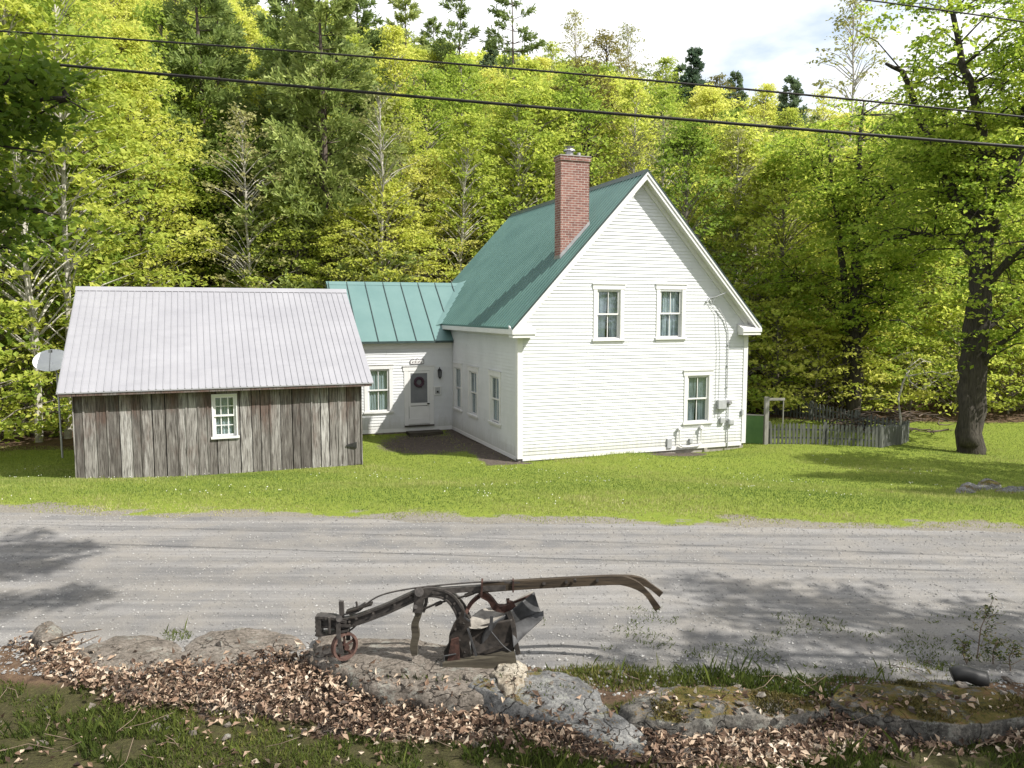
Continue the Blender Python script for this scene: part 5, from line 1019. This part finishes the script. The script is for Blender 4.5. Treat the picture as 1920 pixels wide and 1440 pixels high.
# woods, individually, in tiers
GRP = {}
pls = []
def tier(Y0, Y1, n, kinds, jit=1.):
    for k in range(n):
        pxx = -160+2240*(k+.5+.8*(rs.rand()-.5))/n; Y = Y0+(Y1-Y0)*rs.rand()
        p = at(pxx, 500, Y); x = p[0]; u, v = tohouse(x, Y)
        if -13.5 < u < 10.5 and -3 < v < 14.5: continue
        if 36 < Y < 41 and (abs(pxx-605) < 85 or abs(pxx-372) < 70 and k % 2): Y += 8; p = at(pxx, 500, Y); x = p[0]
        kd = kinds[int(rs.rand()*len(kinds))]
        base = float(Hs(x, Y)); lim = at(pxx, sky_y(pxx)+30*rs.rand(), Y)[2]; h = {id(p_): hh for p_, hh in HT}[id(kd)]*(.85+.45*rs.rand())*(1.12 if x < -6 else 1.)
        nm = kd.name.split('.')[0]
        lab = {'maple_tree': 'yellow green maple', 'birch_tree': 'pale stemmed birch', 'beech_tree': 'deep green beech', 'pine_tree': 'dark pine', 'aspen_tree': 'pale budding aspen', 'understory_maple': 'low bright maple', 'understory_shrub': 'low green shrub'}[nm]
        far = ' high on the hill' if Y > 55 else (' left of the barn' if x < -12 else (' behind the fence' if x > 9 else ' behind the buildings'))
        plant(kd, x, Y, top=min(base+h, lim), label=lab, group=nm.replace('_', ' ')+'s'+far)['auto'] = lab
tier(36, 40, 24, mA*3+gA+mB); tier(41, 46, 26, mA*3+gA*2+mB+[pA]); tier(48, 55, 28, mA*3+gA*2+mB+[pal, pA]); tier(57, 66, 30, mA*3+gA*2+mB+[pA, pB, pal]); tier(68, 82, 34, mA*3+gA*2+[pal, mB[1], pB])
tier(33.5, 36, 30, und*2+[undg]); tier(37, 44, 16, und)
# left of the barn: closer growth
for (pxx, Y, pr, top, lab) in ((-70, 28, gA[0], -40, 'green tree at the left edge in front of the birches'), (120, 32, mA[1], 60, 'sunlit maple behind the satellite dish'), (10, 31, gA[1], -60, 'tall green tree in the upper left woods'), (215, 35, mA[2], 40, 'bright maple just behind the barn left end'),
        (-20, 27.5, und[0], 560, 'spreading low maple at the left edge of the woods'), (55, 29, undg, 610, 'green shrub left of the barn below the dish'), (130, 30, und[1], 540, 'low maple directly behind the dish'), (-90, 25, und[1], 520, 'low maple cut by the left picture edge'), (90, 33.5, und[0], 420, 'taller low maple above the dish')):
    single(pr, pxx, Y, top, lab)
# far hillside woods as one mass
mbF = MB()
for k in range(620):
    Y = 84+40*rs.rand()**1.3; pxx = -250+2400*rs.rand()**1.25; x = at(pxx, 500, Y)[0]; z = float(Hs(x, Y)); lim = at(pxx, sky_y(pxx)+20*rs.rand()+10, Y)[2]; h = min(10+6*rs.rand(), lim-z)
    if h < 2.5: continue
    n = 26; q = rs.rand(n)**.7; C = np.stack([x+rs.randn(n)*2.0*(1.15-q), Y+rs.randn(n)*2.0*(1.15-q), z+h*(.12+.88*q)], 1); crown_leaves(mbF, C, 1.25, 22, .42, rs, .5)
stuff(mbF.build('far_woods', M['lf_y']), 'distant yellow green woods covering the hillside', 'woods')
mbF = MB()
for k in range(150):
    Y = 84+60*rs.rand(); pxx = 950+800*rs.rand(); x = at(pxx, 500, Y)[0]; z = float(Hs(x, Y)); lim = at(pxx, sky_y(pxx)+10*rs.rand()-2, Y)[2]; h = min(11+6*rs.rand(), lim-z)
    if h < 2.5: continue
    n = 24; q = rs.rand(n); C = np.stack([x+rs.randn(n)*1.5*(1.1-q), Y+rs.randn(n)*1.5*(1.1-q), z+h*(.1+.9*q)], 1); crown_leaves(mbF, C, .95, 22, .36, rs, .5)
stuff(mbF.build('far_conifers', M['needle']), 'distant dark green conifers along the skyline of the hill', 'woods')
# forest understory leaf mass (ground cover)
mbF = MB(); N = 900; x = rs.uniform(-32, 34, N); y = rs.uniform(33.5, 46, N); crown_leaves(mbF, np.stack([x, y, Hs(x, y)+.35+.5*rs.rand(N)], 1), .7, 24, .14, rs, .6); stuff(mbF.build('woodland_undergrowth', M['lf_g']), 'low leafy undergrowth on the floor of the woods', 'undergrowth')

# big yard maple with hand placed limbs
def bigtree(name, base, limbs, label, leafn, lsize, seed, leaf='lf_m', bark='bark', crad=.6, cat='maple tree', flat=.35, tw=1.):
    rr = np.random.RandomState(seed); t = thing(name, label, cat, base); mb = MB(); C = []
    for pts, r0, r1, foliage in limbs:
        P = smp(pts, 14); P[1:] += rr.randn(13, 3)*.04; mb.tube(P, np.linspace(r0, r1, 14)*(1+.06*rr.randn(14)), 11 if r0 > .2 else 7)
        if foliage:
            for k in range(foliage):
                s = rr.rand()**.8; i = int((.15+.84*s)*13); b = P[i]; a = rr.rand()*6.283; l = tw*(.7+1.9*rr.rand())*(1.15-.4*s); e = b+np.array([math.cos(a)*l, math.sin(a)*l, l*(.35*rr.randn()+.15)]); mid = (b+e)/2+np.array([0, 0, .12*l])
                mb.tube([b, mid, e], [.035, .02, .006], 4, cap=False)
                for q in range(4): C.append(mid+(e-mid)*(.1+.9*rr.rand())+rr.randn(3)*.35*tw)
                if rr.rand() < .6: f2 = e+rr.randn(3)*.5*tw; mb.tube([e, f2], [.007, .003], 3, cap=False); C.append(f2)
    lf = MB(); C = np.array(C); crown_leaves(lf, C, crad*(.6+.7*rr.rand(len(C))), leafn, lsize, rr, flat)
    mb.build('trunk', M[bark], t, smooth=True); lf.build('crown', M[leaf], t); return t
YB = 27.; bb = at(1818, 842, YB); bb[2] = float(Hs(bb[0], YB))-.1
def B_(x, y, d=0): return at(x, y, YB+d)-bb
bigtree('yard_maple', bb, [([(0, 0, -.2), B_(1822, 760), B_(1832, 640), B_(1838, 520), B_(1850, 425)], .48, .28, 0), ([B_(1818, 835, -.3), B_(1810, 700), B_(1824, 560)], .33, .16, 0),
    ([B_(1845, 440), B_(1812, 395, .5), B_(1770, 330, .8), B_(1740, 270, 1.2), B_(1700, 150, 1.5), B_(1660, 120, 1)], .26, .05, 34), ([B_(1848, 430), B_(1846, 330), B_(1835, 220, -.5), B_(1800, 90, -1), B_(1770, -60, -1)], .24, .05, 46),
    ([B_(1855, 440), B_(1885, 350, -.3), B_(1915, 260, -.6), B_(1950, 100, -1), B_(1980, -60, -1)], .3, .07, 44), ([B_(1845, 545), B_(1890, 490, -.8), B_(1960, 440, -1.6), B_(2040, 400, -2)], .16, .04, 20),
    ([B_(1835, 640), B_(1880, 590, 0), B_(1940, 530, .4), B_(2020, 490, 1)], .15, .03, 18), ([B_(1835, 690), B_(1880, 640, -1), B_(1950, 590, -2)], .13, .03, 10), ([B_(1830, 480), B_(1780, 450, 1), B_(1700, 440, 2.2), B_(1620, 470, 3.5)], .13, .03, 26),
    ([B_(1845, 400), B_(1800, 300, 1), B_(1760, 200, 2)], .14, .03, 24), ([B_(1850, 420), B_(1880, 300, 2), B_(1880, 120, 3.5)], .16, .04, 40)],
    'massive dark trunked yard maple at the right edge of the lawn', 33, .15, 1, tw=1.15)
YC = 33.; bc = at(1600, 790, YC); bc[2] = float(Hs(bc[0], YC))-.1
def C_(x, y, d=0): return at(x, y, YC+d)-bc
bigtree('yard_maple', bc, [([(0, 0, 0), C_(1604, 640), C_(1606, 450), C_(1612, 310), C_(1618, 190)], .32, .03, 60), ([C_(1600, 790, .3), C_(1585, 650, .2), C_(1580, 480), C_(1560, 350), C_(1552, 260)], .24, .03, 36), ([C_(1606, 560), C_(1680, 500, -1), C_(1760, 470, -2)], .12, .03, 26), ([C_(1600, 600), C_(1520, 540, 1), C_(1470, 520, 1.5)], .1, .03, 26),
    ([C_(1608, 430), C_(1680, 340, -1), C_(1740, 260, -1.5)], .1, .03, 26), ([C_(1600, 420), C_(1540, 340, 1.), C_(1510, 280, 1.5)], .1, .03, 24), ([C_(1604, 640), C_(1650, 590, -1), C_(1640, 560, -2)], .1, .03, 22)],
    'dense green maple with twin dark trunks behind the picket fence', 26, .155, 2, tw=1.2)
# brush pile + bent pale sapling behind the fence
mb = MB(); c = gp(1640, 775, -1.2); c[1] = 31.; c[0] = at(1640, 775, 31)[0]; z0 = float(Hs(c[0], c[1]))
for _ in range(150):
    p = np.array([c[0]+rs.randn()*1.1, c[1]+rs.randn()*.5, z0+.7*rs.rand()**1.5]); a = rs.rand()*3.14; l = .5+1.2*rs.rand(); d = np.array([math.cos(a)*l, math.sin(a)*l*.5, .25*rs.randn()]); mb.tube([p-d/2, p+rs.randn(3)*.04, p+d/2], [.02+.02*rs.rand(), .02, .008], 4, cap=False)
stuff(mb.build('brush_pile', M['deadwood']), 'heap of dead brown branches behind the picket fence', 'brush pile')
YD = 30.; bd = at(1690, 790, YD); bd[2] = float(Hs(bd[0], YD)); D_ = lambda x, y, d=0: at(x, y, YD+d)-bd
bigtree('bent_sapling', bd, [([(0, 0, 0), D_(1688, 740), D_(1700, 700), D_(1722, 690)], .05, .02, 2), ([D_(1700, 703), D_(1716, 725), D_(1745, 722), D_(1770, 700)], .035, .01, 2), ([D_(1696, 712), D_(1706, 685), D_(1712, 660)], .03, .01, 2)], 'pale bent bare sapling between the brush pile and yard maple', 20, .12, 4, 'lf_y', 'barkp', cat='sapling')
# roadside trees standing beside and above the camera: their leaves reach into view at upper left and shade the road
def over(base, crown, rads, n, label, seed, extra=(), leafn=60):
    base = np.array(base, float); base[2] = float(Hs(base[0], base[1]))-.1; cr = np.array(crown, float)-base; rr = np.random.RandomState(seed); L_ = [([(0, 0, 0), cr*np.array([.25, .25, .45]), cr*np.array([.7, .7, .8])], .28, .12, 0)]
    for k in range(n):
        d = rr.randn(3); d /= np.linalg.norm(d); e = cr+d*np.array(rads); s = cr*np.array([.6, .6, .72]); L_.append(([s, (s+e)/2+np.array([0, 0, .3]), e], .08, .015, 9))
    for pts, r0, nf in extra: L_.append(([np.array(p)-base for p in pts], r0, .008, nf))
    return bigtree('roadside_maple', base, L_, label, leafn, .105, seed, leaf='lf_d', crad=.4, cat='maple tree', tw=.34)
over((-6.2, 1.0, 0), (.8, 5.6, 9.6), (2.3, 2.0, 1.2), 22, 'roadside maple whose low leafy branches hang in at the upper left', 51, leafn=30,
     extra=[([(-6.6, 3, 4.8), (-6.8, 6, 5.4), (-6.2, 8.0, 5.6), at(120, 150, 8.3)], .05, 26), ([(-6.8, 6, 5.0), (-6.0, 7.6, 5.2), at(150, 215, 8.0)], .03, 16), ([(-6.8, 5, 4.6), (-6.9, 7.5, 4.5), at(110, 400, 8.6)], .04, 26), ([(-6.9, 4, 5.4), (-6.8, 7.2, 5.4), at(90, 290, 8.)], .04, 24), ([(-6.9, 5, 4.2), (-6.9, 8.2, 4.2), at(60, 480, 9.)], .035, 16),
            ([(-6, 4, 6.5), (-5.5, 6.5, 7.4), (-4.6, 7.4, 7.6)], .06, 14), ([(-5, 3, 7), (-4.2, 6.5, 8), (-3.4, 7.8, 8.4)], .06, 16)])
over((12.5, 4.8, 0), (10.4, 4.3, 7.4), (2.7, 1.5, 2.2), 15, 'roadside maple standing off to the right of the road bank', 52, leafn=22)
over((7.0, -3, 0), (6.4, 1.5, 8.0), (2.8, 1.3, 1.2), 18, 'roadside maple behind the viewpoint shading the near bank', 53, leafn=22)
for i, (x, y, h) in enumerate(((17.2, 16.4, 10.5), (18.2, 19.8, 10.3), (18.0, 12.6, 11))):
    plant(gA[i % 2], x, y, top=h-1, label=('yard tree out to the right nearest the fire ring', 'yard tree out to the right beside the big maple', 'yard tree out to the right nearest the road')[i])
# every forest tree gets wording that places it
by = {}
for o in COL.objects:
    if o.get('auto'):
        p = proj([tuple(o.location)])[0][0]; Yd = o.location.y
        zone = 'above the barn roof left end' if p < 300 else 'above the barn roof right half' if p < 620 else 'above the wing roof' if p < 870 else 'left of the brick chimney' if p < 1060 else 'between chimney and gable peak' if p < 1230 else 'right of the gable peak' if p < 1480 else 'behind the picket fence' if p < 1760 else 'behind the yard maple'
        if p < -20: zone = 'outside the left edge'
        if p > 1960: zone = 'outside the right edge'
        depth = 'at the woods edge' if Yd < 41 else 'in second row' if Yd < 48 else 'low on the hill' if Yd < 57 else 'halfway uphill' if Yd < 67 else 'high on the hill'
        by.setdefault((o['auto'], depth, zone), []).append((p, o))
for (k0, depth, zone), L0 in by.items():
    L0.sort(key=lambda q: q[0]); n = len(L0); od = {1: [''], 2: ['left hand ', 'right hand '], 3: ['leftmost ', 'middle ', 'rightmost ']}.get(n, ['leftmost ', 'second '] + [w_+' ' for w_ in ('third', 'fourth', 'fifth', 'sixth', 'seventh', 'eighth', 'ninth')][:n-3] + ['rightmost '])
    for (p, o), w_ in zip(L0, od): o['label'] = (w_+k0+' '+depth+' '+zone).strip(); del o['auto']
for pr in PROTO:
    if pr not in USED:
        for c in list(pr.children): bpy.data.objects.remove(c)
        bpy.data.objects.remove(pr)
